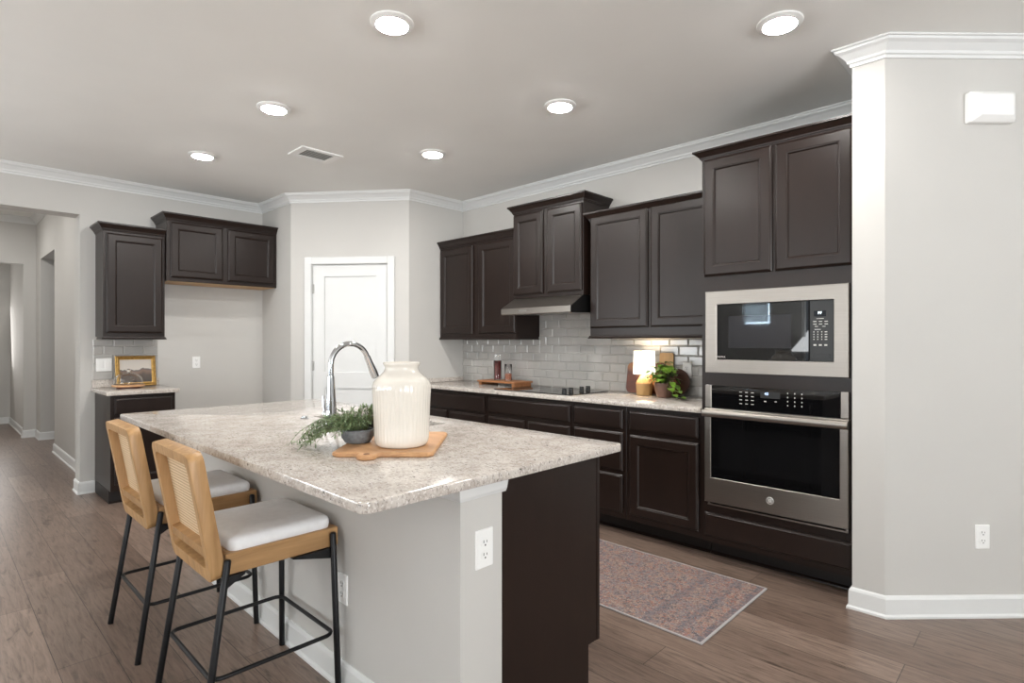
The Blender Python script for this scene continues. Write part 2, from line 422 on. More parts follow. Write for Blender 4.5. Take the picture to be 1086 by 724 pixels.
baseb('baseboard_hall_end', [(-10.3, .94), (-10.2, .94), (-10.2, HY), (-9.80, HY), (-9.80, HY + .16)], 1)
baseb('baseboard_hall_beyond', [(-12.2, -.75), (-12.2, .96), (-10.34, .96)], 1)

# pantry door
door = None
bm = BM()
T0, T1 = D0 + .012, D1 - .012
st, th = .115, .035
box(bm, DG, T0, T0 + st, -.05, -.05 + th, .012, DZ - .012); box(bm, DG, T1 - st, T1, -.05, -.05 + th, .012, DZ - .012)
for z0, z1 in ((.012, .23), (.865, 1.02), (1.95, DZ - .012)): box(bm, DG, T0 + st, T1 - st, -.05, -.05 + th, z0, z1)
for z0, z1 in ((.23, .865), (1.02, 1.95)): box(bm, DG, T0 + st, T1 - st, -.045, -.029, z0, z1)
door = struct('door_1', bm, 'trim')
bm = BM()
for q in ((D0 - .062, D0 + .008, 0, DZ + .062), (D1 - .008, D1 + .062, 0, DZ + .062), (D0 + .008, D1 - .008, DZ - .008, DZ + .062)):
    box(bm, DG, q[0], q[1], 0, .018, q[2], q[3], .004)
box(bm, DG, D0, D0 + .01, -.1, 0, 0, DZ); box(bm, DG, D1 - .01, D1, -.1, 0, 0, DZ); box(bm, DG, D0, D1, -.1, 0, DZ - .01, DZ)
struct('casing', bm, 'trim', door)
for z in (.3, 1.08, 1.83):
    bm = BM(); box(bm, DG, D0 + .004, D0 + .026, -.016, -.010, z - .045, z + .045)
    p = DG(D0 + .012, -.006, 0); lathe(bm, p.x, p.y, [(.006, z - .047), (.006, z + .047)], 10)
    h = fin('hinge', bm, 'hingem', door, 40); h['label'] = 'grey metal hinge'

# tile backsplashes
def tiles(bm, bg, fr, rows, a0, a1, c0, zlim, hood=None, rh=.0742, ln=.1524, off=0, ztop=None):
    g = .0022; bev = .007; t = .008
    def one(x0, x1, z0, z1):
        if x1 - x0 < .012 or z1 - z0 < .012: return
        x0 += g / 2; x1 -= g / 2; z0 += g / 2; z1 -= g / 2
        b = min(bev, (x1 - x0) / 3, (z1 - z0) / 3)
        L = [[fr(x0, .002, z0), fr(x1, .002, z0), fr(x1, .002, z1), fr(x0, .002, z1)],
             [fr(x0, t - .004, z0), fr(x1, t - .004, z0), fr(x1, t - .004, z1), fr(x0, t - .004, z1)],
             [fr(x0 + b, t, z0 + b), fr(x1 - b, t, z0 + b), fr(x1 - b, t, z1 - b), fr(x0 + b, t, z1 - b)]]
        loops(bm, L)
    for r in range(rows):
        z0 = c0 + r * rh; z1 = z0 + rh
        segs = []
        if z0 >= zlim - .001:
            if hood: segs = [(hood[0], hood[1], z0, min(z1, ztop))]
        elif z1 > zlim and hood:
            segs = [(a0, hood[0], z0, zlim), (hood[0], hood[1], z0, z1), (hood[1], a1, z0, zlim)]
        else: segs = [(a0, a1, z0, min(z1, zlim))]
        for s0, s1, q0, q1 in segs:
            x = a0 - ln + (r % 2) * ln / 2 + off
            while x < s1:
                one(max(x, s0), min(x + ln, s1), q0, q1); x += ln
HOOD = (-3.40, -2.63)
bm = BM(); box(bm, BK, -4.47, -1.56, 0, .002, .914, 1.336); box(bm, BK, HOOD[0], HOOD[1], 0, .002, 1.336, 1.66); sp = struct('wall_backsplash', bm, 'grout')
bm = BM(); tiles(bm, None, BK, 11, -4.47, -1.56, .914, 1.336, HOOD, ztop=1.66); struct('tiles', bm, 'tile', sp)
bm = BM(); box(bm, LF, 1.02, 1.518, 0, .002, .98, 1.334); sp2 = struct('wall_backsplash_left', bm, 'grout')
bm = BM(); tiles(bm, None, LF, 6, 1.02, 1.518, .98, 1.334); struct('tiles', bm, 'tile', sp2)

# ------------------------------------------------------------------ cabinets
def front(fr, a0, a1, b0, c0, c1, kind='door', t=.020, rail=.058):
    bm = BM(); b1 = b0 + t
    def rc(i, b): return [fr(a0 + i, b, c0 + i), fr(a1 - i, b, c0 + i), fr(a1 - i, b, c1 - i), fr(a0 + i, b, c1 - i)]
    L = [rc(0, b0), rc(0, b1 - .010), rc(.005, b1 - .005), rc(.011, b1 - .002), rc(.013, b1)]
    if kind == 'door': L += [rc(rail, b1), rc(rail + .003, b1 - .002), rc(rail + .008, b1 - .003), rc(rail + .014, b1 - .011)]
    loops(bm, L); return bm
CCROWN = [(-.004, 0), (.004, 0), (.006, .010), (.011, .012), (.012, .020), (.024, .036), (.034, .050), (.042, .054), (.042, .068), (-.004, .068)]
RAIL = [(-.010, 0), (.010, 0), (.012, .006), (.006, .012), (.004, .022), (-.010, .022)]
def plan(fr, pts): return [tuple(fr(a, b, 0))[:2] for a, b in pts]
def cabinet(name, label, fr, a0, a1, depth, c0, c1, fronts, crown=None, rail=None, toe=None, flip=1, cr=1.0):
    ctr = fr((a0 + a1) / 2, depth / 2, 0 if toe else c0)
    T = thing(name, ctr, label, 'cabinet')
    bm = BM(); box(bm, fr, a0, a1, .0005, depth, (toe[1] if toe else c0), c1, .002); fin('body', bm, 'cab', T)
    for kind, x0, x1, z0, z1 in fronts:
        fin('door' if kind == 'door' else 'drawer_front', front(fr, x0, x1, depth + .0005, z0, z1, kind), 'cab', T)
    if crown:
        z, pts = crown; bm = BM(); sweep(bm, plan(fr, pts), [(o * cr, h * cr) for o, h in CCROWN], z, flip); fin('crown', bm, 'cab', T)
    if rail:
        z, pts = rail; bm = BM(); sweep(bm, plan(fr, pts), RAIL, z, flip); fin('light_rail', bm, 'cab', T)
    if toe:
        bm = BM(); box(bm, fr, a0, a1, .02, toe[0], 0, toe[1]); fin('toe_kick', bm, 'cab_dark', T)
        if len(toe) > 2:
            bm = BM(); prism(bm, [(toe[0], 0), (toe[0] + .012, 0), (toe[0] + .010, .008), (toe[0] + .004, .014), (toe[0], .016)], lambda b, c: fr(a0, b, c), lambda b, c: fr(a1, b, c)); fin('shoe_moulding', bm, 'cab', T)
    return T
# base run: depth .61, fronts at .63
TOE = (.49, .115, 1)
BD = .61; ZT = .882
cabinet('base_cabinet', 'dark espresso base cabinet in the corner beside the pantry wall', BK, -4.4695, -3.462, BD, 0, ZT,
        [('drawer', -4.44, -3.486, .715, .850), ('door', -4.44, -3.988, .16, .695), ('door', -3.945, -3.486, .16, .695)], toe=TOE)
cabinet('base_cabinet', 'dark espresso base cabinet under the cooktop, wide false drawer over two doors', BK, -3.460, -2.556, BD, 0, ZT,
        [('drawer', -3.437, -2.575, .725, .850), ('door', -3.437, -3.028, .16, .695), ('door', -2.990, -2.575, .16, .695)], toe=TOE)
cabinet('base_cabinet', 'dark espresso base cabinet with a stack of three drawers', BK, -2.554, -2.100, BD, 0, ZT,
        [('drawer', -2.536, -2.124, .725, .852), ('drawer', -2.536, -2.124, .440, .700), ('drawer', -2.536, -2.124, .155, .414)], toe=TOE)
cabinet('base_cabinet', 'dark espresso base cabinet beside the oven, one drawer over one door', BK, -2.098, -1.562, BD, 0, ZT,
        [('drawer', -2.070, -1.582, .725, .852), ('door', -2.070, -1.582, .157, .694)], toe=TOE)
UD = .305
up1 = cabinet('wall_cabinet', 'dark espresso two-door wall cabinet between pantry wall and range hood', BK, -4.4685, -3.412, UD, 1.358, 2.238,
        [('door', -4.445, -3.968, 1.392, 2.222), ('door', -3.890, -3.418, 1.392, 2.222)],
        crown=(2.238, [(-4.426, .0), (-4.4685 + .0, UD), (-3.412, UD)][1:]), rail=(1.336, [(-4.4685, UD + .004), (-3.412, UD + .004), (-3.412, .02)]))
cabinet('wall_cabinet', 'short dark wall cabinet raised above the range hood', BK, -3.408, -2.658, .345, 1.685, 2.412,
        [('door', -3.402, -3.066, 1.715, 2.400), ('door', -3.018, -2.668, 1.715, 2.400)],
        crown=(2.412, [(-3.408, .0), (-3.408, .345), (-2.658, .345), (-2.658, .0)]))
cabinet('wall_cabinet', 'dark espresso two-door wall cabinet between range hood and microwave tower', BK, -2.622, -1.562, UD, 1.362, 2.285,
        [('door', -2.614, -2.112, 1.420, 2.278), ('door', -2.088, -1.585, 1.420, 2.278)],
        crown=(2.285 - .04, [(-2.622, .02), (-2.622, UD), (-1.562, UD)]), rail=(1.340, [(-2.622, .02), (-2.622, UD + .004), (-1.562, UD + .004)]))
# oven tower: an open case with a face frame round microwave and oven
A0, A1 = -1.558, -.7365
T = thing('oven_cabinet', BK((A0 + A1) / 2, .3, 0), 'tall dark espresso cabinet holding the microwave and wall oven', 'cabinet')
bm = BM()
box(bm, BK, A0, A0 + .02, .001, BD, .115, 2.41); box(bm, BK, A1 - .02, A1, .001, BD, .115, 2.41)
box(bm, BK, A0 + .02, A1 - .02, .001, .012, .115, 2.41)
for z in (.115, .32, 1.07, 1.66, 2.39): box(bm, BK, A0 + .02, A1 - .02, .012, BD - .02, z, z + .018)
fin('body', bm, 'cab', T)
bm = BM()
HL, HR = -1.500, -.792
box(bm, BK, A0, HL, BD, BD + .012, .115, 2.41); box(bm, BK, HR, A1, BD, BD + .012, .115, 2.41)
for z0, z1 in ((.115, .375), (1.035, 1.155), (1.590, 2.41)): box(bm, BK, HL, HR, BD, BD + .012, z0, z1)
fin('face_frame', bm, 'cab', T)
for x0, x1 in ((-1.541, -1.146), (-1.129, -.749)): fin('door', front(BK, x0, x1, BD + .0125, 1.706, 2.408, 'door'), 'cab', T)
fin('drawer_front', front(BK, -1.538, -.749, BD + .0125, .152, .294, 'drawer'), 'cab', T)
bm = BM(); sweep(bm, plan(BK, [(A0, .1), (A0, BD + .012), (A1, BD + .012)]), [(o * 1.05, h * .78) for o, h in CCROWN], 2.410, 1); fin('crown', bm, 'cab', T)
bm = BM(); box(bm, BK, A0, A1, .02, TOE[0], 0, .115); fin('toe_kick', bm, 'cab_dark', T)
bm = BM(); prism(bm, [(TOE[0], 0), (TOE[0] + .012, 0), (TOE[0] + .010, .008), (TOE[0] + .004, .014), (TOE[0], .016)], lambda b, c: BK(A0, b, c), lambda b, c: BK(A1, b, c)); fin('shoe_moulding', bm, 'cab', T)

# small cabinets on the left wall
cabinet('base_cabinet', 'small dark base cabinet against the left wall near the hall opening', LF, 1.036, 1.500, .60, 0, ZT,
        [('drawer', 1.062, 1.474, .728, .856), ('door', 1.062, 1.474, .157, .70)], toe=(.53, .105, 1))
cabinet('wall_cabinet', 'narrow single-door dark wall cabinet above the small granite counter', LF, 1.040, 1.4985, .300, 1.358, 2.262,
        [('door', 1.064, 1.478, 1.392, 2.235)], crown=(2.252, [(1.040, .0), (1.040, .300), (1.4985, .300)]), rail=(1.336, [(1.040, .10), (1.040, .304), (1.4985, .304), (1.4985, .10)]))
fc = cabinet('wall_cabinet', 'wide short dark wall cabinet above the empty refrigerator space', LF, 1.501, 2.4885, .345, 1.862, 2.405,
        [('door', 1.530, 1.972, 1.895, 2.392), ('door', 2.018, 2.462, 1.895, 2.392)], crown=(2.403, [(1.501, .0), (1.501, .345), (2.4885, .345)]))

bm = BM(); box(bm, LF, 1.515, 2.475, .01, .335, 1.8595, 1.8618); fin('underside', bm, 'pale_board', fc)['label'] = 'bare pale wood underside'

# ------------------------------------------------------------------ worktops
def granite_top(name, label, x0, x1, y0, y1, z0, z1, hole=None, bevv=(), r=.03, edge=.004):
    bm = BM()
    xs = [x0, x1]; ys = [y0, y1]
    if hole: xs = [x0, hole[0], hole[1], x1]; ys = [y0, hole[2], hole[3], y1]
    V = {}
    for k, z in enumerate((z0, z1)):
        for i, x in enumerate(xs):
            for j, y in enumerate(ys): V[i, j, k] = bm.verts.new((x, y, z))
    nx, ny = len(xs) - 1, len(ys) - 1
    def cell(i, j): return 0 <= i < nx and 0 <= j < ny and not (hole and i == 1 and j == 1)
    for i in range(nx):
        for j in range(ny):
            if not cell(i, j): continue
            for k in (0, 1): bm.faces.new([V[i, j, k], V[i + 1, j, k], V[i + 1, j + 1, k], V[i, j + 1, k]])
            for di, dj, p, q in ((-1, 0, (i, j), (i, j + 1)), (1, 0, (i + 1, j), (i + 1, j + 1)), (0, -1, (i, j), (i + 1, j)), (0, 1, (i, j + 1), (i + 1, j + 1))):
                if not cell(i + di, j + dj): bm.faces.new([V[p + (0,)], V[q + (0,)], V[q + (1,)], V[p + (1,)]])
    bmesh.ops.recalc_face_normals(bm, faces=bm.faces)
    if bevv:
        es = [e for e in bm.edges if abs(e.verts[0].co.z - e.verts[1].co.z) > .01 and any(abs(e.verts[0].co.x - p[0]) < 1e-4 and abs(e.verts[0].co.y - p[1]) < 1e-4 for p in bevv)]
        bmesh.ops.bevel(bm, geom=es, offset=r, segments=5, affect='EDGES', profile=.5)
    def side(e):
        fs = e.link_faces
        return len(fs) == 2 and {abs(round(f.normal.z)) for f in fs} == {0, 1}
    es = [e for e in bm.edges if side(e)]
    bmesh.ops.bevel(bm, geom=es, offset=edge, segments=2, affect='EDGES', profile=.5)
    return tag(base_origin(fin(name, bm, 'granite', smooth=40)), label, 'countertop')
granite_top('countertop', 'speckled granite worktop running under the cooktop to the oven tower', -4.469, -1.5595, 3.255, W - .001, .8825, .914, bevv=[(-1.5595, 3.255)], r=.01)
tag(base_origin(fin('side_splash', (lambda b: (box(b, WORLD, -4.469, -4.449, 3.26, W - .012, .9145, .955, .002), b)[1])(BM()), 'granite')), 'low granite upstand against the pantry side wall', 'upstand')
granite_top('countertop', 'small granite worktop under the gold picture frame', XL + .001, -5.445, 1.005, 1.528, .8825, .914, bevv=[(-5.445, 1.005), (-5.445, 1.528)], r=.012)
tag(base_origin(fin('back_splash', (lambda b: (box(b, WORLD, XL + .001, XL + .02, 1.012, 1.526, .9145, .979, .002), b)[1])(BM()), 'granite')), 'low granite upstand behind the gold picture frame', 'upstand')

# ------------------------------------------------------------------ island
IX0, IX1, IY0, IY1 = -3.765, -1.237, .752, 1.918
SINK = (-2.90, -2.165, 1.455, 1.785)
granite_top('island_countertop', 'large speckled granite island top with the sink cut into it', IX0, IX1, IY0, IY1, .8835, .914, SINK, [(IX0, IY0), (IX1, IY0), (IX0, IY1), (IX1, IY1)], .028, .005)
EX = -1.285; KY0, KY1, CYF = 1.11, 1.285, 1.815
bm = BM(); box(bm, WORLD, -3.70, EX, KY0, KY1, 0, .883); struct('wall_island', bm, 'wall')
bm = BM(); sweep(bm, [(-3.70, KY0), (EX, KY0), (EX, KY1 - .001)], BASE, 0, 1); struct('baseboard_island', bm, 'trim')
bm = BM()
sweep(bm, [(-3.70, KY0), (EX, KY0), (EX, KY1 + .012)], [(0, 0), (.006, 0), (.012, .012), (.018, .040), (.020, .047), (0, .047)], .836, 1)
struct('trim_3', bm, 'trim')
T = thing('island_cabinet', (-2.5, 1.55, 0), 'dark espresso island cabinet under the large granite top', 'cabinet')
bm = BM()
pts = [(KY1 + .0015, 0), (CYF - .065, 0), (CYF - .065, .165), (CYF, .165), (CYF, .8825), (KY1 + .0015, .8825)]
prism(bm, pts, lambda y, z: Vector((EX, y, z)), lambda y, z: Vector((EX - .019, y, z))); fin('end_panel', bm, 'cab', T)
bm = BM(); prism(bm, pts, lambda y, z: Vector((-3.70, y, z)), lambda y, z: Vector((-3.681, y, z))); fin('end_panel', bm, 'cab', T)
bm = BM(); box(bm, WORLD, -3.68, EX - .02, CYF - .022, CYF - .002, .165, .8825); box(bm, WORLD, -3.68, EX - .02, KY1 + .002, CYF - .03, .165, .18); fin('body', bm, 'cab', T)
bm = BM(); prism(bm, [(CYF - .012, .165), (CYF + .004, .165), (CYF + .004, .8825), (CYF - .012, .8825)], lambda y, z: Vector((EX + .002, y, z)), lambda y, z: Vector((EX - .022, y, z))); fin('stile', bm, 'cab', T)
bm = BM(); box(bm, WORLD, -3.68, EX - .02, CYF - .075, CYF - .065, 0, .164); fin('toe_kick', bm, 'cab_dark', T)
bm = BM(); sweep(bm, [(EX, KY1 + .03), (EX, CYF - .065), (-3.70, CYF - .065)], [(0, 0), (.014, 0), (.013, .008), (.008, .014), (0, .017)], 0, 1); fin('shoe_moulding', bm, 'cab', T)
IF = Fr((0, CYF + .0045), (1, 0), (0, 1))
x = -3.66
for wd in (.44, .46, .46, .46, .50):
    fin('drawer_front', front(IF, x + .01, x + wd - .01, 0, .725, .85, 'drawer'), 'cab', T); fin('door', front(IF, x + .01, x + wd - .01, 0, .19, .70, 'door'), 'cab', T); x += wd
# sink
T = thing('sink', (-2.53, 1.62, .68), 'undermount steel sink in the island top, mostly behind the vase', 'sink')
bm = BM()
s = (SINK[0] - .006, SINK[1] + .006, SINK[2] - .006, SINK[3] + .006)
cxs, cys = (s[0] + s[1]) / 2, (s[2] + s[3]) / 2
lv = [(-.012, .8825), (-.012, .880), (0, .880), (.004, .70), (.02, .682)]
L = []
for ins, z in [(-.012, .8822), (0, .8822), (.004, .71), (.022, .692), (.022, .690), (.0, .70), (-.004, .879), (-.012, .879)]:
    L.append([Vector((cxs + a, cys + b, z)) for a, b in rrect(s[1] - s[0] - 2 * ins, s[3] - s[2] - 2 * ins, .02, 4)])
R = loops(bm, L[:4], False, True); R2 = loops(bm, L[4:], True, False)
fin('basin', bm, 'sinkm', T, 40)
bm = BM(); lathe(bm, cxs, cys, [(.045, .6925), (.045, .695), (.03, .696), (.028, .6935)], 20); fin('drain', bm, 'chrome', T, 40)
# faucet
fx, fy = -2.58, 1.39
T = thing('faucet', (fx, fy, .914), 'tall chrome gooseneck kitchen faucet on the island', 'faucet')
bm = BM(); lathe(bm, fx, fy, [(.031, .9142), (.031, .918), (.029, .922), (.026, .98), (.021, 1.06), (.0175, 1.13), (.0165, 1.145)], 28); fin('base', bm, 'chrome', T, 40)
pts = [(fx, fy, 1.14), (fx, fy, 1.17)]
for k in range(0, 17):
    a = PI - math.radians(160) * k / 16; pts.append((fx, fy + .105 + .105 * math.cos(a), 1.20 + .105 * math.sin(a)))
bm = BM(); tube(bm, pts, .0135, 16); fin('spout', bm, 'chrome', T, 60)
e = Vector(pts[-1]); d = (Vector(pts[-1]) - Vector(pts[-2])).normalized()
bm = BM(); tube(bm, [e - d * .005, e + d * .01, e + d * .03, e + d * .085, e + d * .115], [.0155, .0165, .0165, .0205, .020], 18); fin('spray_head', bm, 'chrome', T, 50)
bm = BM(); tube(bm, [e + d * .1152, e + d * .118], [.016, .016], 18); fin('nozzle', bm, 'bplas', T, 50)
bm = BM(); tube(bm, [(fx, fy, .955), (fx - .045, fy - .012, .958)], .0145, 14); tube(bm, [(fx - .040, fy - .01, .960), (fx - .05, fy - .012, .99), (fx - .055, fy - .012, 1.045)], [.009, .007, .006], 12); fin('handle', bm, 'chrome', T, 50)
# little air switch button and hole cover on the island top
T = tag(base_origin(fin('air_switch', (lambda b: (lathe(b, -2.83, 1.375, [(.022, .9142), (.022, .918), (.014, .920), (.013, .926), (.010, .928)], 20), b)[1])(BM()), 'chrome', smooth=40)), 'small round chrome button left of the faucet', 'button')

# ------------------------------------------------------------------ outlets and plates
def outlet(name, fr, a, c, label, cat='outlet', w=.070, h=.115, gangs=1, kind='outlet'):
    w = w if gangs == 1 else .116
    T = thing(name, fr(a, 0, c - h / 2), label, cat)
    bm = BM()
    L = [[fr(a + x, b, c + z) for x, z in rrect(w - 2 * i, h - 2 * i, .004, 3)] for i, b in ((0, .0006), (0, .003), (.003, .006))]
    loops(bm, L); fin('plate', bm, 'white', T, 30)
    for g in range(gangs):
        ga = a + (g - (gangs - 1) / 2) * .046
        if kind == 'outlet':
            for zz in (-.0195, .0195):
                bm = BM(); L = [[fr(ga + x, b, c + zz + z) for x, z in rrect(.034, .028, .012, 5)] for b in (.0055, .008)]; loops(bm, L); s = fin('socket', bm, 'white', T, 30)
                bm = BM()
                for dx, hh in ((-.0065, .009), (.0065, .007)): box(bm, fr, ga + dx - .0012, ga + dx + .0012, .0078, .0084, c + zz - .001, c + zz - .001 + hh)
                box(bm, fr, ga - .0025, ga + .0025, .0078, .0084, c + zz - .0105, c + zz - .0055)
                fin('slots', bm, 'slot', s)
        else:
            bm = BM(); box(bm, fr, ga - .0165, ga + .0165, .0055, .009, c - .033, c + .033, .0015); fin('rocker', bm, 'white', T)
    return T
RD = Fr((CX1, CY), (1, 1), (1, -1))
outlet('wall_outlet', RD, .47, .382, 'white duplex outlet low on the angled wall below the chime box')
outlet('wall_outlet', LF, 1.848, 1.113, 'white outlet on the wall of the empty refrigerator space')
outlet('wall_switch', Fr((XL + .008, 0), (0, 1), (1, 0)), 1.100, 1.112, 'white two-gang switch plate on tiles beside the gold frame', 'switch', gangs=2, kind='switch')
outlet('wall_outlet', Fr((EX, 0), (0, 1), (1, 0)), 1.205, .675, 'white duplex outlet on the end post of the island', h=.120, w=.074)
outlet('wall_outlet', Fr((0, KY0), (1, 0), (0, -1)), -1.965, .375, 'white outlet on the island wall behind the nearer stool')
outlet('wall_outlet', Fr((0, W - .008), (1, 0), (0, -1)), -1.965, 1.105, 'white outlet on backsplash tiles right of the counter lamp')
# door chime
T = thing('door_chime', RD(.495, 0, 2.36), 'white plastic chime box high on the angled wall', 'door chime')
bm = BM(); a, c, w, h = .495, 2.428, .218, .146
L = [[RD(a + x * (1 - q), b, c + z * (1 - q * 1.1)) for x, z in rrect(w, h, .008, 3)] for b, q in ((.001, 0), (.030, 0), (.042, .08), (.056, .26), (.060, .30))]
loops(bm, L); fin('cover', bm, 'white', T, 25)
bm = BM(); box(bm, RD, a - .1, a + .1, .0005, .004, c - .068, c + .068); fin('backplate', bm, 'white', T)

# ------------------------------------------------------------------ ceiling fittings
cans = [(-2.165, 1.465, 'nearest of the six, top middle of the ceiling'), (-.906, 2.679, 'by the top right, nearest the angled wall'), (-3.474, 1.492, 'left of centre, over the island'),
        (-2.186, 2.688, 'in front of the microwave tower, right of centre'), (-4.752, 1.488, 'at far left beyond the air vent'), (-3.440, 2.694, 'in front of the range hood cabinets')]
for i, (x, y, where) in enumerate(cans):
    if i == 0:
        T = thing('recessed_light', (x, y, CEIL), 'round recessed ceiling light ' + where, 'ceiling light', 'recessed ceiling lights')
        bm = BM(); L = []
        for r, z in ((.097, CEIL - .0005), (.097, CEIL - .006), (.093, CEIL - .009), (.086, CEIL - .010), (.078, CEIL - .016), (.072, CEIL - .0165), (.072, CEIL - .0005)):
            L.append([Vector((x + r * math.cos(2 * PI * k / 40), y + r * math.sin(2 * PI * k / 40), z)) for k in range(40)])
        loops(bm, L, False, False); ring = fin('trim_ring', bm, 'white', T, 50)
        bm = BM(); lathe(bm, x, y, [(.0715, CEIL - .012), (.070, CEIL - .018), (.045, CEIL - .022), (.015, CEIL - .024)], 40, False); dif = fin('diffuser', bm, 'can', T, 60)
        can0 = T
    else:
        T = can0.copy(); C.objects.link(T); T.location = (x, y, CEIL); T['label'] = 'round recessed ceiling light ' + where
        for ch in (ring, dif): c2 = ch.copy(); C.objects.link(c2); c2.parent = T
# unseen recessed lights added to brighten the hall, hidden by the header
for hx_, hy_, wh in ((-7.6, .1, 'just inside the opening'), (-9.2, .1, 'near the far end')):
    T = can0.copy(); C.objects.link(T); T.location = (hx_, hy_, 3.02); T['label'] = 'added round recessed light in the hall ceiling ' + wh; T['group'] = 'added hall ceiling lights'
    for ch in (ring, dif): c2 = ch.copy(); C.objects.link(c2); c2.parent = T
# air vent
vx0, vx1, vy0, vy1 = -4.235, -3.99, 1.925, 2.255
T = thing('air_vent', ((vx0 + vx1) / 2, (vy0 + vy1) / 2, CEIL), 'white rectangular air register in the ceiling', 'air vent')
bm = BM(); bz = CEIL - .010
for q in ((vx0, vx1, vy0, vy0 + .055), (vx0, vx1, vy1 - .055, vy1), (vx0, vx0 + .04, vy0 + .055, vy1 - .055), (vx1 - .04, vx1, vy0 + .055, vy1 - .055)): box(bm, WORLD, q[0], q[1], q[2], q[3], bz, CEIL - .0005)
fin('frame', bm, 'white', T)
bm = BM(); box(bm, WORLD, vx0 + .04, vx1 - .04, vy0 + .055, vy1 - .055, CEIL - .002, CEIL - .0006); fin('duct', bm, 'nickel', T)
for k in range(8):
    y = vy0 + .07 + k * (vy1 - vy0 - .14) / 7
    bm = BM(); hexa(bm, [Vector(p) for p in ((vx0 + .04, y, bz), (vx1 - .04, y, bz), (vx1 - .04, y + .002, bz), (vx0 + .04, y + .002, bz), (vx0 + .04, y + .012, CEIL - .002), (vx1 - .04, y + .012, CEIL - .002), (vx1 - .04, y + .014, CEIL - .002), (vx0 + .04, y + .014, CEIL - .002))])
    fin('louver', bm, 'white', T)

# ------------------------------------------------------------------ appliances
def text(body, fr, a, b, c, size, mat, parent, name='lettering'):
    cu = bpy.data.curves.new(name, 'FONT'); cu.body = body; cu.size = size; cu.extrude = .0003; cu.align_x = 'CENTER'; cu.align_y = 'CENTER'
    q = bpy.data.objects.new('outline', cu); me = bpy.data.meshes.new_from_object(q); bpy.data.objects.remove(q); bpy.data.curves.remove(cu); me.name = name
    me.materials.clear(); me.materials.append(M[mat]); o = bpy.data.objects.new(name, me); C.objects.link(o)
    R = Matrix((fr.u, Vector((0, 0, 1)), fr.n)).transposed().to_4x4()
    o.parent = parent; o.matrix_local = Matrix.Translation(fr(a, b, c) - ORG[parent.name]) @ R
    return o
FB = BD + .0125
# microwave
m0, m1, z0, z1 = -1.528, -.765, 1.131, 1.614
T = thing('microwave', BK((m0 + m1) / 2, .4, z0), 'built-in stainless steel framed microwave above the wall oven', 'microwave')
w0, w1, y0, y1 = -1.457, -.835, 1.210, 1.535
bm = BM()
L = [[BK(m0 + i, b, z0 + i), BK(m1 - i, b, z0 + i), BK(m1 - i, b, z1 - i), BK(m0 + i, b, z1 - i)] for i, b in ((0, FB), (0, FB + .020), (.003, FB + .023))]
L += [[BK(w0 - i, b, y0 - i), BK(w1 + i, b, y0 - i), BK(w1 + i, b, y1 + i), BK(w0 - i, b, y1 + i)] for i, b in ((.002, FB + .023), (0, FB + .021), (0, FB - .001))]
loops(bm, L, False, False); fin('trim_frame', bm, 'steel', T)
bm = BM(); box(bm, BK, -1.49, -.80, .15, FB - .001, 1.157, 1.588); fin('body', bm, 'bplas', T)
wd = -.953
bm = BM(); box(bm, BK, w0 + .001, wd - .0015, FB, FB + .018, y0 + .001, y1 - .001, .002); dr = fin('door', bm, 'bglass', T)
bm = BM(); L = [[BK(-1.215 + x, b, 1.372 + z) for x, z in rrect(.345, .185, .004, 3)] for b in (FB + .0178, FB + .0184)]; loops(bm, L); fin('window', bm, 'mwwin', dr)
text('PROFILE', BK, -1.432, FB + .0182, 1.226, .014, 'mark', dr)
bm = BM(); box(bm, BK, wd + .0015, w1 - .001, FB, FB + .018, y0 + .001, y1 - .001, .002); cp = fin('control_panel', bm, 'bplas', T)
bm = BM(); box(bm, BK, -.930, -.872, FB + .0178, FB + .0186, 1.448, 1.478); fin('display', bm, 'bglass', cp)
text('PF', BK, -.901, FB + .0187, 1.466, .02, 'digits', cp, 'digits')
def dash(a, c, w, h=.003): bm = BM(); box(bm, BK, a - w / 2, a + w / 2, FB + .0178, FB + .0183, c - h / 2, c + h / 2); fin('button', bm, 'mark', cp)
dash(-.90, 1.437, .035)
for r in range(2):
    for q in range(3): dash(-.925 + q * .027, 1.422 - r * .014, .016, .004)
dash(-.918, 1.396, .016, .003); dash(-.882, 1.396, .016, .003); dash(-.912, 1.380, .03, .003)
for r in range(4):
    for q in range(3): dash(-.930 + q * .019, 1.367 - r * .013, .004, .006)
    dash(-.872, 1.367 - r * .013, .012, .005)
for q in range(3): dash(-.925 + q * .026, 1.298, .014, .008)
bm = BM(); box(bm, BK, -.938, -.852, FB + .0178, FB + .0205, 1.228, 1.252, .001); fin('door_button', bm, 'bplas', cp)
# wall oven
z0, z1 = .345, 1.058
T = thing('wall_oven', BK((m0 + m1) / 2, .4, z0), 'stainless steel wall oven with black glass door below the microwave', 'oven')
bm = BM(); box(bm, BK, -1.495, -.797, .12, FB - .001, .378, 1.032); fin('body', bm, 'bplas', T)
for x0, x1 in ((m0 + .001, m0 + .038), (m1 - .038, m1 - .001)): bm = BM(); box(bm, BK, x0, x1, FB, FB + .024, .924, z1, .002); fin('panel_end_cap', bm, 'steel', T)
bm = BM(); box(bm, BK, m0 + .0385, m1 - .0385, FB, FB + .021, .924, z1 - .001, .002); cp = fin('control_panel', bm, 'bglass', T)
bm = BM(); box(bm, BK, -1.205, -1.100, FB + .0208, FB + .0214, 1.000, 1.036); fin('display', bm, 'bplas', cp)
text('40', BK, -1.172, FB + .0216, 1.024, .022, 'digitsb', cp, 'digits')
def dash2(a, c, w, h=.004): bm = BM(); box(bm, BK, a - w / 2, a + w / 2, FB + .0208, FB + .0213, c - h / 2, c + h / 2); fin('button', bm, 'mark', cp)
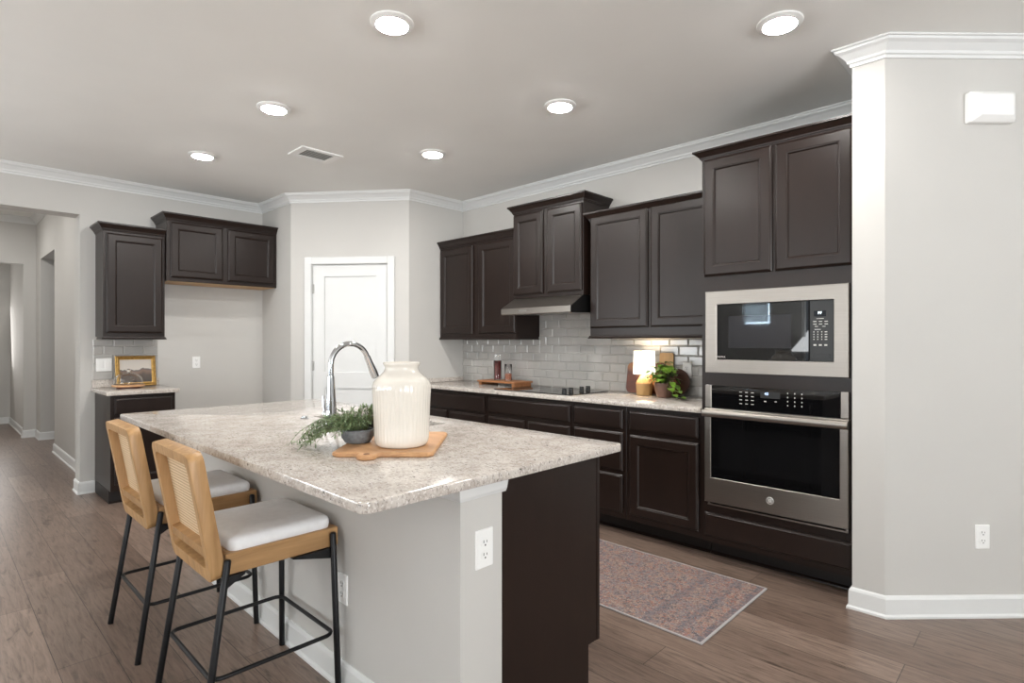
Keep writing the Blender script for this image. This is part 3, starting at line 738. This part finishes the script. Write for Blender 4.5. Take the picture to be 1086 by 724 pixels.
for r in range(4):
    for q in range(3):
        dash2(-1.315 + q * .033, 1.026 - r * .022, .015, .004)
        dash2(-1.06 + q * .036, 1.034 - r * .022, .005, .007)
dash2(-1.178, .982, .012, .006); dash2(-1.122, .984, .012, .004)
# door: steel frame, black glass, handle, badge
bm = BM()
d0, d1 = .362, .919; g0, g1, gz0, gz1 = m0 + .040, m1 - .040, .510, .890
L = [[BK(m0 + i, b, d0 + i), BK(m1 - i, b, d0 + i), BK(m1 - i, b, d1 - i), BK(m0 + i, b, d1 - i)] for i, b in ((0, FB + .001), (0, FB + .030), (.004, FB + .034))]
L += [[BK(g0 - i, b, gz0 - i), BK(g1 + i, b, gz0 - i), BK(g1 + i, b, gz1 + i), BK(g0 - i, b, gz1 + i)] for i, b in ((.003, FB + .034), (0, FB + .032), (0, FB + .006))]
loops(bm, L, False, False); dr = fin('door', bm, 'steel', T)
bm = BM(); box(bm, BK, g0 + .0005, g1 - .0005, FB + .004, FB + .031, gz0 + .0005, gz1 - .0005); gp = fin('glass', bm, 'bglass', dr)
bm = BM(); L = [[BK(-1.155 + x, b, .688 + z) for x, z in rrect(.56, .24, .004, 3)] for b in (FB + .0308, FB + .0313)]; loops(bm, L); fin('window', bm, 'ovenwin', dr)
bm = BM()
hz = .893
L = [[BK(a, FB + .058 + .013 * math.cos(t), hz + .021 * math.sin(t)) for t in [2 * PI * k / 16 for k in range(16)]] for a in (m0 - .002, m1 + .002)]
loops(bm, L)
for a in (m0 + .02, m1 - .02): box(bm, BK, a - .014, a + .014, FB + .030, FB + .052, hz - .014, hz + .014)
fin('handle', bm, 'steel', dr, 40)
bm = BM()
ctr = BK(-1.148, FB + .034, .437)
def disc(bm, r, d0, d1, seg=32, ctr=ctr):
    L = [[ctr + Vector((rr * math.cos(2 * PI * k / seg), -d, rr * math.sin(2 * PI * k / seg))) for k in range(seg)] for rr, d in ((r, d0), (r, d1), (r * .94, d1 + .0008))]
    loops(bm, L)
disc(bm, .0215, 0, .002); fin('badge', bm, 'nickel', dr, 40)
bm = BM()
def ringc(bm, pts, r=.0007, cl=False): tube(bm, [ctr + Vector((x, -.0032, z)) for x, z in pts], r, 6, True, cl)
ringc(bm, [(.0182 * math.cos(2 * PI * k / 28), .0182 * math.sin(2 * PI * k / 28)) for k in range(28)], .0007, True)
for rot in (.4, .4 + PI / 2, .4 + PI, .4 + 1.5 * PI): ringc(bm, [(.0182 * math.cos(rot + .1) * (1 - k / 9) + .010 * math.cos(rot + k * .35) * (k / 9), .0182 * math.sin(rot + .1) * (1 - k / 9) + .010 * math.sin(rot + k * .35) * (k / 9)) for k in range(10)], .0006)
ringc(bm, [(-.009, -.003), (-.007, .006), (-.002, .008), (-.001, .003), (-.005, -.002), (-.006, -.007), (-.002, -.008), (.000, -.003), (-.003, -.001)], .0008)
ringc(bm, [(.008, .006), (.004, .008), (.002, .004), (.005, .001), (.002, -.003), (.003, -.007), (.007, -.006), (.009, -.003)], .0008)
fin('monogram', bm, 'white', dr, 60)
bm = BM(); box(bm, BK, m0 + .018, m1 - .002, FB + .001, FB + .028, z0, z0 + .008); box(bm, BK, m0 + .018, m0 + .032, FB + .001, FB + .024, z0 + .008, .361); box(bm, BK, m1 - .016, m1 - .002, FB + .001, FB + .024, z0 + .008, .361); fin('bottom_trim', bm, 'steel', T)
# range hood
h0, h1 = -3.408, -2.660
T = thing('range_hood', BK((h0 + h1) / 2, .25, 1.535), 'slim stainless steel range hood under the raised wall cabinet', 'range hood')
bm = BM()
prism(bm, [(.009, 1.556), (.495, 1.540), (.500, 1.545), (.500, 1.592), (.340, 1.6845), (.009, 1.6845)], lambda b, c: BK(h0, b, c), lambda b, c: BK(h1 - .004, b, c)); fin('canopy', bm, 'steel', T)
bm = BM(); prism(bm, [(.009, 1.554), (.490, 1.539), (.492, 1.590), (.338, 1.682), (.009, 1.684)], lambda b, c: BK(h1 - .0038, b, c), lambda b, c: BK(h1, b, c)); fin('side_panel', bm, 'bplas', T)
bm = BM(); box(bm, BK, -3.20, -3.115, .500, .5025, 1.562, 1.576, .001); fin('switch_panel', bm, 'nickel', T)
bm = BM(); hexa(bm, [BK(h0 + .05, .08, 1.5515), BK(h1 - .05, .08, 1.5515), BK(h1 - .05, .45, 1.540), BK(h0 + .05, .45, 1.540), BK(h0 + .05, .08, 1.554), BK(h1 - .05, .08, 1.554), BK(h1 - .05, .45, 1.5425), BK(h0 + .05, .45, 1.5425)]); fin('filter', bm, 'nickel', T)
# cooktop
c0, c1, e0, e1 = -3.425, -2.600, 3.325, 3.815
T = thing('cooktop', ((c0 + c1) / 2, (e0 + e1) / 2, .914), 'black glass electric cooktop set on the granite worktop', 'cooktop')
bm = BM(); slab(bm, (c0 + c1) / 2, (e0 + e1) / 2, c1 - c0, e1 - e0, .012, [(0, .9143), (0, .9185), (.003, .921)]); fin('glass_top', bm, 'bglass', T, 30)
for x, y, r in ((-3.22, 3.47, .10), (-3.22, 3.70, .08), (-2.93, 3.47, .08), (-2.93, 3.70, .10)):
    bm = BM(); tube(bm, [(x + r * math.cos(2 * PI * k / 48), y + r * math.sin(2 * PI * k / 48), .9208) for k in range(48)], .0012, 6, False, True); fin('burner_ring', bm, 'slot', T, 60)
for px, y in ((-2.725, 3.40), (-2.725, 3.485), (-2.725, 3.62), (-2.725, 3.705)):
    bm = BM(); lathe(bm, px, y, [(.020, .9212), (.020, .925), (.0175, .927), (.0185, .947), (.0165, .951)], 20); kn = fin('knob', bm, 'bplas', T, 40)
    bm = BM(); box(bm, WORLD, px - .019, px + .019, y - .005, y + .005, .9505, .960, .002); fin('knob_grip', bm, 'bplas', kn)

# ------------------------------------------------------------------ things on the cooktop worktop
def frame_of(x, y): return Fr((x, y), (1, 0), (0, -1))
# tray riser
T = thing('wooden_tray', (-3.66, 3.70, .914), 'low wooden serving riser left of the cooktop', 'tray')
bm = BM(); box(bm, WORLD, -3.93, -3.44, 3.60, 3.84, .942, .958, .003); fin('top', bm, 'traywood', T)
for x in (-3.90, -3.47): bm = BM(); box(bm, WORLD, x - .018, x + .018, 3.61, 3.83, .9145, .9418, .002); fin('foot', bm, 'traywood', T)
def jar(x, y, z, r, h, fill, mat, label, lid):
    T = thing('glass_jar', (x, y, z), label, 'jar')
    bm = BM(); sg = 4 if False else 24
    L = [(r * .92, z + .0006), (r, z + .004), (r, z + h * .98), (r * .93, z + h), (r * .90, z + h * .99), (r * .93, z + .006), (r * .5, z + .005)]
    lathe(bm, x, y, L, sg, True, True); fin('glass', bm, 'glass', T, 40)
    bm = BM(); lathe(bm, x, y, [(r * .88, z + .0075), (r * .9, z + .01), (r * .9, z + fill), (r * .4, z + fill + .003)], sg); fin('filling', bm, mat, T, 40)
    if lid:
        bm = BM(); lathe(bm, x, y, [(r * .72, z + h + .0006), (r * .76, z + h + .01), (r * .76, z + h + .058), (r * .6, z + h + .064)], sg); fin('stopper', bm, 'glass', T, 40)
jar(-3.795, 3.74, .958, .036, .180, .165, 'spice', 'tall glass jar of dark red pepper with glass stopper', True)
jar(-3.665, 3.75, .958, .034, .150, .06, 'spice2', 'clear glass jar quarter full of pink seasoning', False)
# lamp
lx, ly = -2.235, 3.745
T = thing('table_lamp', (lx, ly, .914), 'small lit table lamp with wicker base and white drum shade', 'lamp')
bm = BM(); lathe(bm, lx, ly, [(.052, .9145), (.056, .918), (.060, .998), (.061, 1.002), (.060, 1.006), (.052, 1.026), (.030, 1.060), (.022, 1.066)], 32, rib=lambda a, z: .0012 * math.sin(a * 26)); fin('base', bm, 'wicker', T, 40)
bm = BM(); L = [[Vector((lx + r * math.cos(2 * PI * k / 40), ly + r * math.sin(2 * PI * k / 40), z)) for k in range(40)] for r, z in ((.082, 1.074), (.078, 1.245), (.0765, 1.245), (.0805, 1.074))]
L.append(L[0]); loops(bm, L, False, False); bmesh.ops.remove_doubles(bm, verts=bm.verts, dist=1e-6); fin('lamp_shade', bm, 'shade', T, 40)
bm = BM(); lathe(bm, lx, ly, [(.012, 1.0655), (.012, 1.10), (.02, 1.115), (.03, 1.145), (.02, 1.17), (.006, 1.178)], 20)
for a in (0, 2.094, 4.189): tube(bm, [(lx, ly, 1.098), (lx + .08 * math.cos(a), ly + .08 * math.sin(a), 1.098)], .0016, 6)
fin('bulb', bm, 'white', T, 50)
ld = bpy.data.lights.new('lamp_bulb_light', 'POINT'); ld.energy = 2.6; ld.color = (1, .80, .55); ld.shadow_soft_size = .03
lo = bpy.data.objects.new('lamp_bulb_light', ld); C.objects.link(lo); lo.location = (lx, ly, 1.215)
ld2 = bpy.data.lights.new('lamp_glow_light', 'POINT'); ld2.energy = .8; ld2.color = (1, .78, .5); ld2.shadow_soft_size = .03
lo2 = bpy.data.objects.new('lamp_glow_light', ld2); C.objects.link(lo2); lo2.location = (lx, ly - .045, 1.082)
# leaning boards
def leaning(name, outline, xc, ytop, ybot, z0, h, t, mat, label, extra=None):
    """outline in (across, up); the board leans back against the tiles"""
    T = thing(name, (xc, ybot, z0), label, 'cutting board')
    d = Vector((0, ytop - ybot, h)).normalized(); n = Vector((0, d.z, -d.y))
    f = lambda s: (lambda a, u: Vector((xc + a, ybot, z0)) + d * u + n * s)
    bm = BM(); prism(bm, outline, f(-t), f(0))
    bmesh.ops.bevel(bm, geom=[e for e in bm.edges if abs((e.verts[0].co - e.verts[1].co).normalized().dot(n)) < .1], offset=.003, segments=2, affect='EDGES')
    fin('board', bm, mat, T, 40)
    return T, f
def rr2(w, h, r): return [(x, y + h / 2) for x, y in rrect(w, h, r, 6)]
o = rr2(.33, .235, .035)
leaning('cutting_board', o, -2.275, 3.864, 3.829, .919, .235, .018, 'acacia', 'two-tone dark acacia board leaning on the tiles behind the lamp')
leaning('cutting_board', rr2(.115, .315, .012), -2.125, 3.889, 3.868, .9165, .315, .010, 'pale_board', 'pale narrow board standing behind the leafy potted plant')
T, f = leaning('cutting_board', [(.10 * math.cos(2 * PI * k / 40), .10 + .10 * math.sin(2 * PI * k / 40)) for k in range(40)], -2.012, 3.853, 3.812, .919, .23, .012, 'darkboard', 'round dark wooden board leaning behind the leafy potted plant')
# leafy plant
px, py = -2.045, 3.70
T = thing('potted_plant', (px, py, .914), 'leafy green trailing plant in a brown stoneware pot', 'plant')
bm = BM(); lathe(bm, px, py, [(.044, .9145), (.050, .918), (.064, .96), (.072, 1.005), (.071, 1.02), (.066, 1.02), (.064, 1.0)], 32, True, False); fin('pot', bm, 'pot', T, 40)
bm = BM(); lathe(bm, px, py, [(.063, 1.003), (.03, 1.008)], 24); fin('soil', bm, 'soil', T)
def heart(bm, base, d, up, ln, w, cup=.15):
    """a pointed heart leaf with a folded midrib"""
    d = d.normalized(); s = d.cross(up).normalized(); n = s.cross(d).normalized()
    mid = [(0, 0), (.25, 0), (.55, 0), (.8, 0), (1, 0)]; wid = [0.10, .5, .42, .24, 0]
    droop = [0, .02, -.04, -.14, -.26]
    ctr = [bm.verts.new(base + d * (ln * m[0]) + n * (ln * dr)) for m, dr in zip(mid, droop)]
    for sg in (1, -1):
        sd = [bm.verts.new(base + d * (ln * (m[0] - (.08 if i == 0 else 0))) + s * (sg * w * q * (1.0 if i else 2.2)) + n * (ln * dr + w * q * cup)) for i, (m, q, dr) in enumerate(zip(mid[:-1], wid[:-1], droop))]
        sd.append(ctr[-1])
        for i in range(4):
            vs = [ctr[i], ctr[i + 1], sd[i + 1], sd[i]]
            vs = [v for k, v in enumerate(vs) if v not in vs[:k]]
            bm.faces.new(vs)
lb = BM(); sb = BM()
rnd = random.Random(3)
for k in range(84):
    a = rnd.uniform(0, 2 * PI); r = rnd.uniform(.0, .115) ; zt = 1.035 + rnd.uniform(.0, .145) * (1 - r * 4)
    if k < 6: a = math.radians(-35 + rnd.uniform(-12, 12)); r = .10 + .02 * k; zt = 1.03 - .020 * k
    if math.sin(a) > 0: r *= .6
    tip = Vector((px + r * math.cos(a), py + r * math.sin(a), zt)); tip.x = min(tip.x, -1.64); tip.y = min(tip.y, 3.795)
    st_ = Vector((px + .02 * math.cos(a), py + .02 * math.sin(a), 1.006))
    md = (st_ + tip) / 2 + Vector((0, 0, .03))
    tube(sb, [st_, md, tip], [.0022, .0018, .0013], 6)
    dr_ = Vector((math.cos(a + rnd.uniform(-.7, .7)), math.sin(a + rnd.uniform(-.7, .7)), rnd.uniform(-.5, .25)))
    if dr_.y > .2 and tip.y > 3.74: dr_.y *= -.6
    heart(lb, tip, dr_, Vector((0, 0, 1)), rnd.uniform(.048, .072), rnd.uniform(.044, .062), .2)
bmesh.ops.recalc_face_normals(lb, faces=lb.faces)
fin('stems', sb, 'stem', T, 60); lv = fin('leaves', lb, 'leaf', T, 60)
# lamp cord
bm = BM(); pts = []
for k in range(26):
    a = k / 25; pts.append((-2.02 + .10 * a + .012 * math.sin(a * 9), 3.79 + .018 * math.cos(a * 7), .9185 + .004 * abs(math.sin(a * 5))))
tube(bm, pts, .0032, 8); tag(base_origin(fin('lamp_cord', bm, 'bplas', smooth=60)), 'black cord lying on the granite beside the brown pot', 'cord')

# ------------------------------------------------------------------ things on the small left counter
fy0, fy1, fz0, fz1 = 1.170, 1.482, .9155, 1.19
T = thing('picture_frame', (-5.98, 1.325, .914), 'gold framed landscape picture leaning on the small counter', 'picture')
lean = lambda b, c: Vector((0, 0, 0))
class LeanFr:
    def __init__(s, x, tilt): s.x = x; s.t = tilt
    def __call__(s, a, b, c): return Vector((s.x + b * math.cos(s.t) - (c - fz0) * math.sin(s.t), a, fz0 + (c - fz0) * math.cos(s.t) + b * math.sin(s.t)))
lf = LeanFr(-5.985, .17)
bm = BM(); fw = .034
prof = [(0, 0), (0, .014), (.006, .020), (.014, .016), (.020, .020), (.028, .011), (fw, .010), (fw, .004)]
L = [[lf(fy0 + i, b, fz0 + i), lf(fy1 - i, b, fz0 + i), lf(fy1 - i, b, fz1 - i), lf(fy0 + i, b, fz1 - i)] for i, b in prof] 
loops(bm, L, True, False); pf = fin('frame', bm, 'gold', T)
bm = BM(); q = [lf(fy0 + fw, .0045, fz0 + fw), lf(fy1 - fw, .0045, fz0 + fw), lf(fy1 - fw, .0045, fz1 - fw), lf(fy0 + fw, .0045, fz1 - fw)]
bm.faces.new([bm.verts.new(p) for p in q]); art = fin('picture', bm, 'art', T)
dx, dy = -5.79, 1.225
T = thing('cake_dome', (dx, dy, .914), 'glass cloche on a low wooden stand before the gold frame', 'cake stand')
bm = BM(); lathe(bm, dx, dy, [(.118, .930), (.122, .933), (.122, .943), (.118, .946)], 36); fin('plate', bm, 'boardtop', T, 40)
bm = BM(); lathe(bm, dx, dy, [(.09, .9145), (.09, .929)], 28); fin('foot', bm, 'acacia', T, 40)
bm = BM()
prof = [(.106, .9465), (.107, .975), (.098, 1.008), (.074, 1.032), (.040, 1.046), (.012, 1.050)]
lathe(bm, dx, dy, prof + [(.010, 1.047), (.039, 1.043), (.072, 1.029), (.0955, 1.006), (.1045, .974), (.1035, .9465)], 36, False, False); d_ = fin('dome', bm, 'glass', T, 50)
bm = BM(); lathe(bm, dx, dy, [(.010, 1.0505), (.009, 1.056), (.017, 1.066), (.017, 1.074), (.008, 1.081)], 20); fin('knob', bm, 'glass', d_, 50)

# ------------------------------------------------------------------ things on the island
# cutting board
bc = (-1.848, 1.265); ang = math.radians(44)
ux, uy = Vector((math.cos(ang), math.sin(ang), 0)), Vector((-math.sin(ang), math.cos(ang), 0))
T = thing('cutting_board', (bc[0], bc[1], .914), 'light wooden cutting board under the vase on the island', 'cutting board')
bw, bl, zt = .355, .46, .9315
def bp(x, y, z): return Vector((bc[0], bc[1], z)) + ux * x + uy * y
out = []
yf = -bl / 2
out += [(bw / 2 - .02, yf), (bw / 2, yf + .02), (bw / 2, bl / 2 - .02), (bw / 2 - .02, bl / 2), (-bw / 2 + .02, bl / 2), (-bw / 2, bl / 2 - .02), (-bw / 2, yf + .02), (-bw / 2 + .02, yf)]
hx = -.045
out += [(hx - .045, yf), (hx - .034, yf - .008)] + [(hx + .034 * math.cos(a), yf - .030 + .028 * math.sin(a)) for a in [PI + PI * k / 10 for k in range(1, 10)]] + [(hx + .034, yf - .008), (hx + .045, yf)]
bm = BM(); L = []
def inset(pts, d):
    n = len(pts); r = []
    for i in range(n):
        a, b, c = Vector(pts[i - 1]), Vector(pts[i]), Vector(pts[(i + 1) % n])
        e1, e2 = (b - a).normalized(), (c - b).normalized(); n1, n2 = Vector((-e1.y, e1.x)), Vector((-e2.y, e2.x)); m = n1 + n2; m /= max(m.dot(n1), .4); r.append(b + m * d)
    return r
for i, z in ((.003, .9145), (0, .918), (0, zt - .004), (.004, zt)): L.append([bp(p[0], p[1], z) for p in inset(out, i)])
R = loops(bm, L, True, False)
# hole outline drilled through the handle: bridged top ring
top = R[-1]; cap = bm.faces.new(top)
fin('board', bm, 'boardtop', T, 40)
bm = BM(); c_ = bp(hx, yf - .028, 0); lathe(bm, c_.x, c_.y, [(.011, zt + .0003), (.0105, zt + .0012), (.007, zt + .0010), (.006, zt + .0002)], 20); fin('handle_hole', bm, 'acacia', T, 40)
# vase
vx, vy = -1.758, 1.232; vz = zt + .0005
T = tag(thing('vase', (vx, vy, vz), 'tall cream ribbed ceramic jar on the island cutting board', 'vase'), 'tall cream ribbed ceramic jar on the island cutting board', 'vase')
bm = BM()
prof = [(.082, 0), (.092, .004), (.0975, .014), (.099, .03), (.101, .08), (.1035, .15), (.106, .20), (.107, .222), (.104, .234), (.094, .247), (.077, .262), (.067, .272), (.0620, .282), (.0615, .290), (.065, .296), (.0680, .300), (.0685, .305), (.066, .308), (.060, .307), (.056, .295), (.058, .28), (.05, .27)]
def rib(a, z):
    h = z - vz
    return .0011 * math.sin(a * 44) * max(0, min(1, (h - .015) / .02)) * max(0, min(1, (.236 - h) / .03))
lathe(bm, vx, vy, [(r, vz + h) for r, h in prof], 176, rib=rib); fin('jar', bm, 'vase', T, 50)
# greenery in a grey bowl
gx, gy = -1.925, 1.148
T = thing('potted_greenery', (gx, gy, zt), 'trailing grey-green needle sprigs in a small stone bowl beside the vase', 'plant')
bm = BM(); b0 = zt + .0005
lathe(bm, gx, gy, [(.040, b0), (.048, b0 + .004), (.060, b0 + .022), (.062, b0 + .048), (.058, b0 + .052), (.053, b0 + .048), (.051, b0 + .035)], 32, True, False); fin('bowl', bm, 'bowl', T, 40)
bm = BM(); lathe(bm, gx, gy, [(.052, b0 + .038), (.02, b0 + .044)], 24); fin('soil', bm, 'soil', T)
lb = BM(); sb = BM(); rnd = random.Random(11)
left = math.radians(224)
NS = 84
for k in range(NS):
    if k < 40: a = left + rnd.gauss(0, .75)
    else: a = rnd.uniform(0, 2 * PI)
    away = math.cos(a - left)
    reach = rnd.uniform(.05, .11) + max(0, away) * rnd.uniform(.0, .14)
    if math.cos(a - math.atan2(vy - gy, vx - gx)) > .4: reach = min(reach, .04)
    rise = rnd.uniform(.035, .10) - max(0, away) * .02
    p0 = Vector((gx + .03 * math.cos(a), gy + .03 * math.sin(a), b0 + .042)); d = Vector((math.cos(a), math.sin(a), 0))
    P = []
    N = 10
    for i in range(N):
        t_ = i / (N - 1); z = b0 + .045 + rise * math.sin(min(t_ * 2.2, PI * .8)) - max(0, reach - .09) * 1.0 * t_ * t_ * .8
        pt = p0 + d * (reach * t_) + Vector((rnd.uniform(-.004, .004), rnd.uniform(-.004, .004), 0)); pt.z = max(z, .922)
        q_ = Vector((pt.x - vx, pt.y - vy)); 
        if q_.length < .117: q_ *= .117 / q_.length; pt.x, pt.y = vx + q_.x, vy + q_.y
        P.append(pt)
    tube(sb, P, [.0014 * (1 - .5 * i / N) for i in range(N)], 5)
    for i in range(1, N):
        for q in range(4):
            c_ = P[i - 1].lerp(P[i], (q + rnd.random()) / 4)
            th = rnd.uniform(0, 2 * PI); tg = (P[i] - P[i - 1]).normalized()
            s1 = tg.orthogonal().normalized(); s2 = tg.cross(s1)
            ld_ = (tg * .75 + (s1 * math.cos(th) + s2 * math.sin(th)) * .8).normalized(); ln = rnd.uniform(.012, .022); w = .0029
            e_ = c_ + ld_ * ln; e_.z = max(e_.z, .916)
            q_ = Vector((e_.x - vx, e_.y - vy))
            if q_.length < .112: q_ *= .112 / q_.length; e_.x, e_.y = vx + q_.x, vy + q_.y
            sd = ld_.cross(Vector((rnd.uniform(-.3, .3), rnd.uniform(-.3, .3), 1))).normalized() * w
            m_ = c_ + ld_ * ln * .5
            v = [lb.verts.new(p) for p in (c_, m_ + sd, e_, m_ - sd)]; lb.faces.new(v)
fin('stems', sb, 'stem', T, 60); fin('needles', lb, 'needle', T)

# ------------------------------------------------------------------ rug
rx0, rx1, ry0, ry1 = -2.95, -1.112, 2.335, 3.103
T = thing('runner_rug', ((rx0 + rx1) / 2, (ry0 + ry1) / 2, 0), 'faded pink and grey woven runner rug on the plank floor', 'rug')
bm = BM(); box(bm, WORLD, rx0 + .008, rx1 - .010, ry0 + .008, ry1 - .004, .0005, .008, .002); fin('pile', bm, 'rug', T)
bm = BM()
for q in ((rx0, rx1, ry0, ry0 + .0085), (rx0, rx1, ry1 - .0045, ry1), (rx0, rx0 + .009, ry0 + .008, ry1 - .004), (rx1 - .011, rx1, ry0 + .008, ry1 - .004)): box(bm, WORLD, q[0], q[1], q[2], q[3], .0006, .0095, .002)
fin('binding', bm, 'rugedge', T)

# ------------------------------------------------------------------ counter stools
def stool(loc, label):
    T = thing('counter_stool', (0, 0, 0), label, 'stool', 'counter stools at the island')
    hw = .208
    # back: tilted frame; s runs up the slope
    yb, zb, yt, zt_ = -.168, .528, -.243, .957
    d = Vector((0, yt - yb, zt_ - zb)); LN = d.length; d.normalize(); n = Vector((0, d.z, -d.y))   # n points to the seat side
    def bf(x, s, q): return Vector((x, yb, zb)) + d * s + n * q
    th = .046
    bm = BM()
    outer = [(x, y + LN / 2) for x, y in rrect(2 * hw, LN, .034, 6)]
    i0, i1 = .045, LN - .034
    inner = [(x, y + (i0 + i1) / 2) for x, y in rrect(2 * (hw - .034), i1 - i0, .020, 6)]
    ob, ib = [(p[0] * .994, LN / 2 + (p[1] - LN / 2) * .996) for p in outer], inner
    Ls = [[bf(x, s, -th / 2) for x, s in inner], [bf(x, s, -th / 2) for x, s in ob], [bf(x, s, -th / 2 + .002) for x, s in outer], [bf(x, s, th / 2 - .002) for x, s in outer], [bf(x, s, th / 2) for x, s in ob], [bf(x, s, th / 2) for x, s in inner]]
    Ls.append(Ls[0]); loops(bm, Ls, False, False); bmesh.ops.remove_doubles(bm, verts=bm.verts, dist=1e-6)
    fin('backrest', bm, 'oak', T, 35)
    bm = BM(); v, f = hexa(bm, [bf(x, s, q) for q in (-th / 2 + .004, th / 2 - .002) for x, s in ((-hw + .0335, .082), (hw - .0335, .082), (hw - .0335, .116), (-hw + .0335, .116))]); fin('back_rail', bm, 'oakr', T)
    bm = BM(); hexa(bm, [bf(x, s, q) for q in (.010, .013) for x, s in ((-hw + .034, .116), (hw - .034, .116), (hw - .034, i1), (-hw + .034, i1))]); fin('cane_panel', bm, 'cane', T)
    # seat frame
    bm = BM(); z0, z1 = .542, .612
    for s in (-1, 1): box(bm, WORLD, s * hw - (.028 if s > 0 else 0), s * hw + (.028 if s < 0 else 0), -.150, .255, z0, z1, .003)
    box(bm, WORLD, -hw + .028, hw - .028, .229, .255, z0, z1, .003); box(bm, WORLD, -hw + .028, hw - .028, -.145, -.12, z0, z1, .003)
    box(bm, WORLD, -hw + .028, hw - .028, -.12, .229, z1 - .022, z1 - .008)
    fin('seat_frame', bm, 'oakr', T)
    bm = BM(); slab(bm, 0, .052, 2 * hw - .022, .368, .034, [(.010, z1 - .008), (.002, z1), (0, z1 + .012), (0, z1 + .026), (.004, z1 + .036), (.012, z1 + .042), (.03, z1 + .046), (.09, z1 + .049)], seg=7); fin('seat_cushion', bm, 'cush', T, 50)
    legs = []
    for sx in (-1, 1):
        for top, foot in (((.221, .226, .600), (.2425, .2375, .0)), ((.221, -.148, .600), (.2425, -.2375, .0))):
            a = Vector((sx * top[0], top[1], top[2])); b = Vector((sx * foot[0], foot[1], foot[2])); u = (a - b).normalized()
            bm = BM(); tube(bm, [b, b + u * .002, a - u * .006, a - u * .002, a], [.0105, .0115, .0115, .009, .005], 14); legs.append((a, b)); fin('leg', bm, 'black', T, 50)
    # footrest ring
    zr = .222
    def at(ab): a, b = ab; return b + (a - b) * (zr / a.z)
    c = [at(legs[i]) for i in (0, 1, 3, 2)]  # front left, back left, back right, front right
    x_ = abs(c[0].x) - .006; yf_, yb_ = c[0].y - .006, c[1].y + .006
    bm = BM(); tube(bm, [(x, y + (yf_ + yb_) / 2, zr) for x, y in rrect(2 * x_, yf_ - yb_, .035, 6)], .0075, 10, False, True); fin('footrest', bm, 'black', T, 60)
    for s in (-1, 1):
        bm = BM(); prism(bm, [(.232, .541), (.232, .503), (.215, .503), (.075, .536), (.075, .541)], lambda y, z: Vector((s * .196, y, z)), lambda y, z: Vector((s * .216, y, z))); fin('bracket', bm, 'black', T)
        bm = BM(); prism(bm, [(-.155, .541), (-.165, .500), (-.152, .500), (-.09, .536), (-.09, .541)], lambda y, z: Vector((s * .196, y, z)), lambda y, z: Vector((s * .216, y, z))); fin('bracket', bm, 'black', T)
    T.location = loc
    return T
s1 = stool((-2.1855, .840, 0), 'oak and cane counter stool nearer the camera at the island')
s2 = s1.copy(); C.objects.link(s2); s2.location = (-2.944, .840, 0); s2['label'] = 'oak and cane counter stool farther from the camera, near the small cabinet'
for ch in list(s1.children): c2 = ch.copy(); C.objects.link(c2); c2.parent = s2
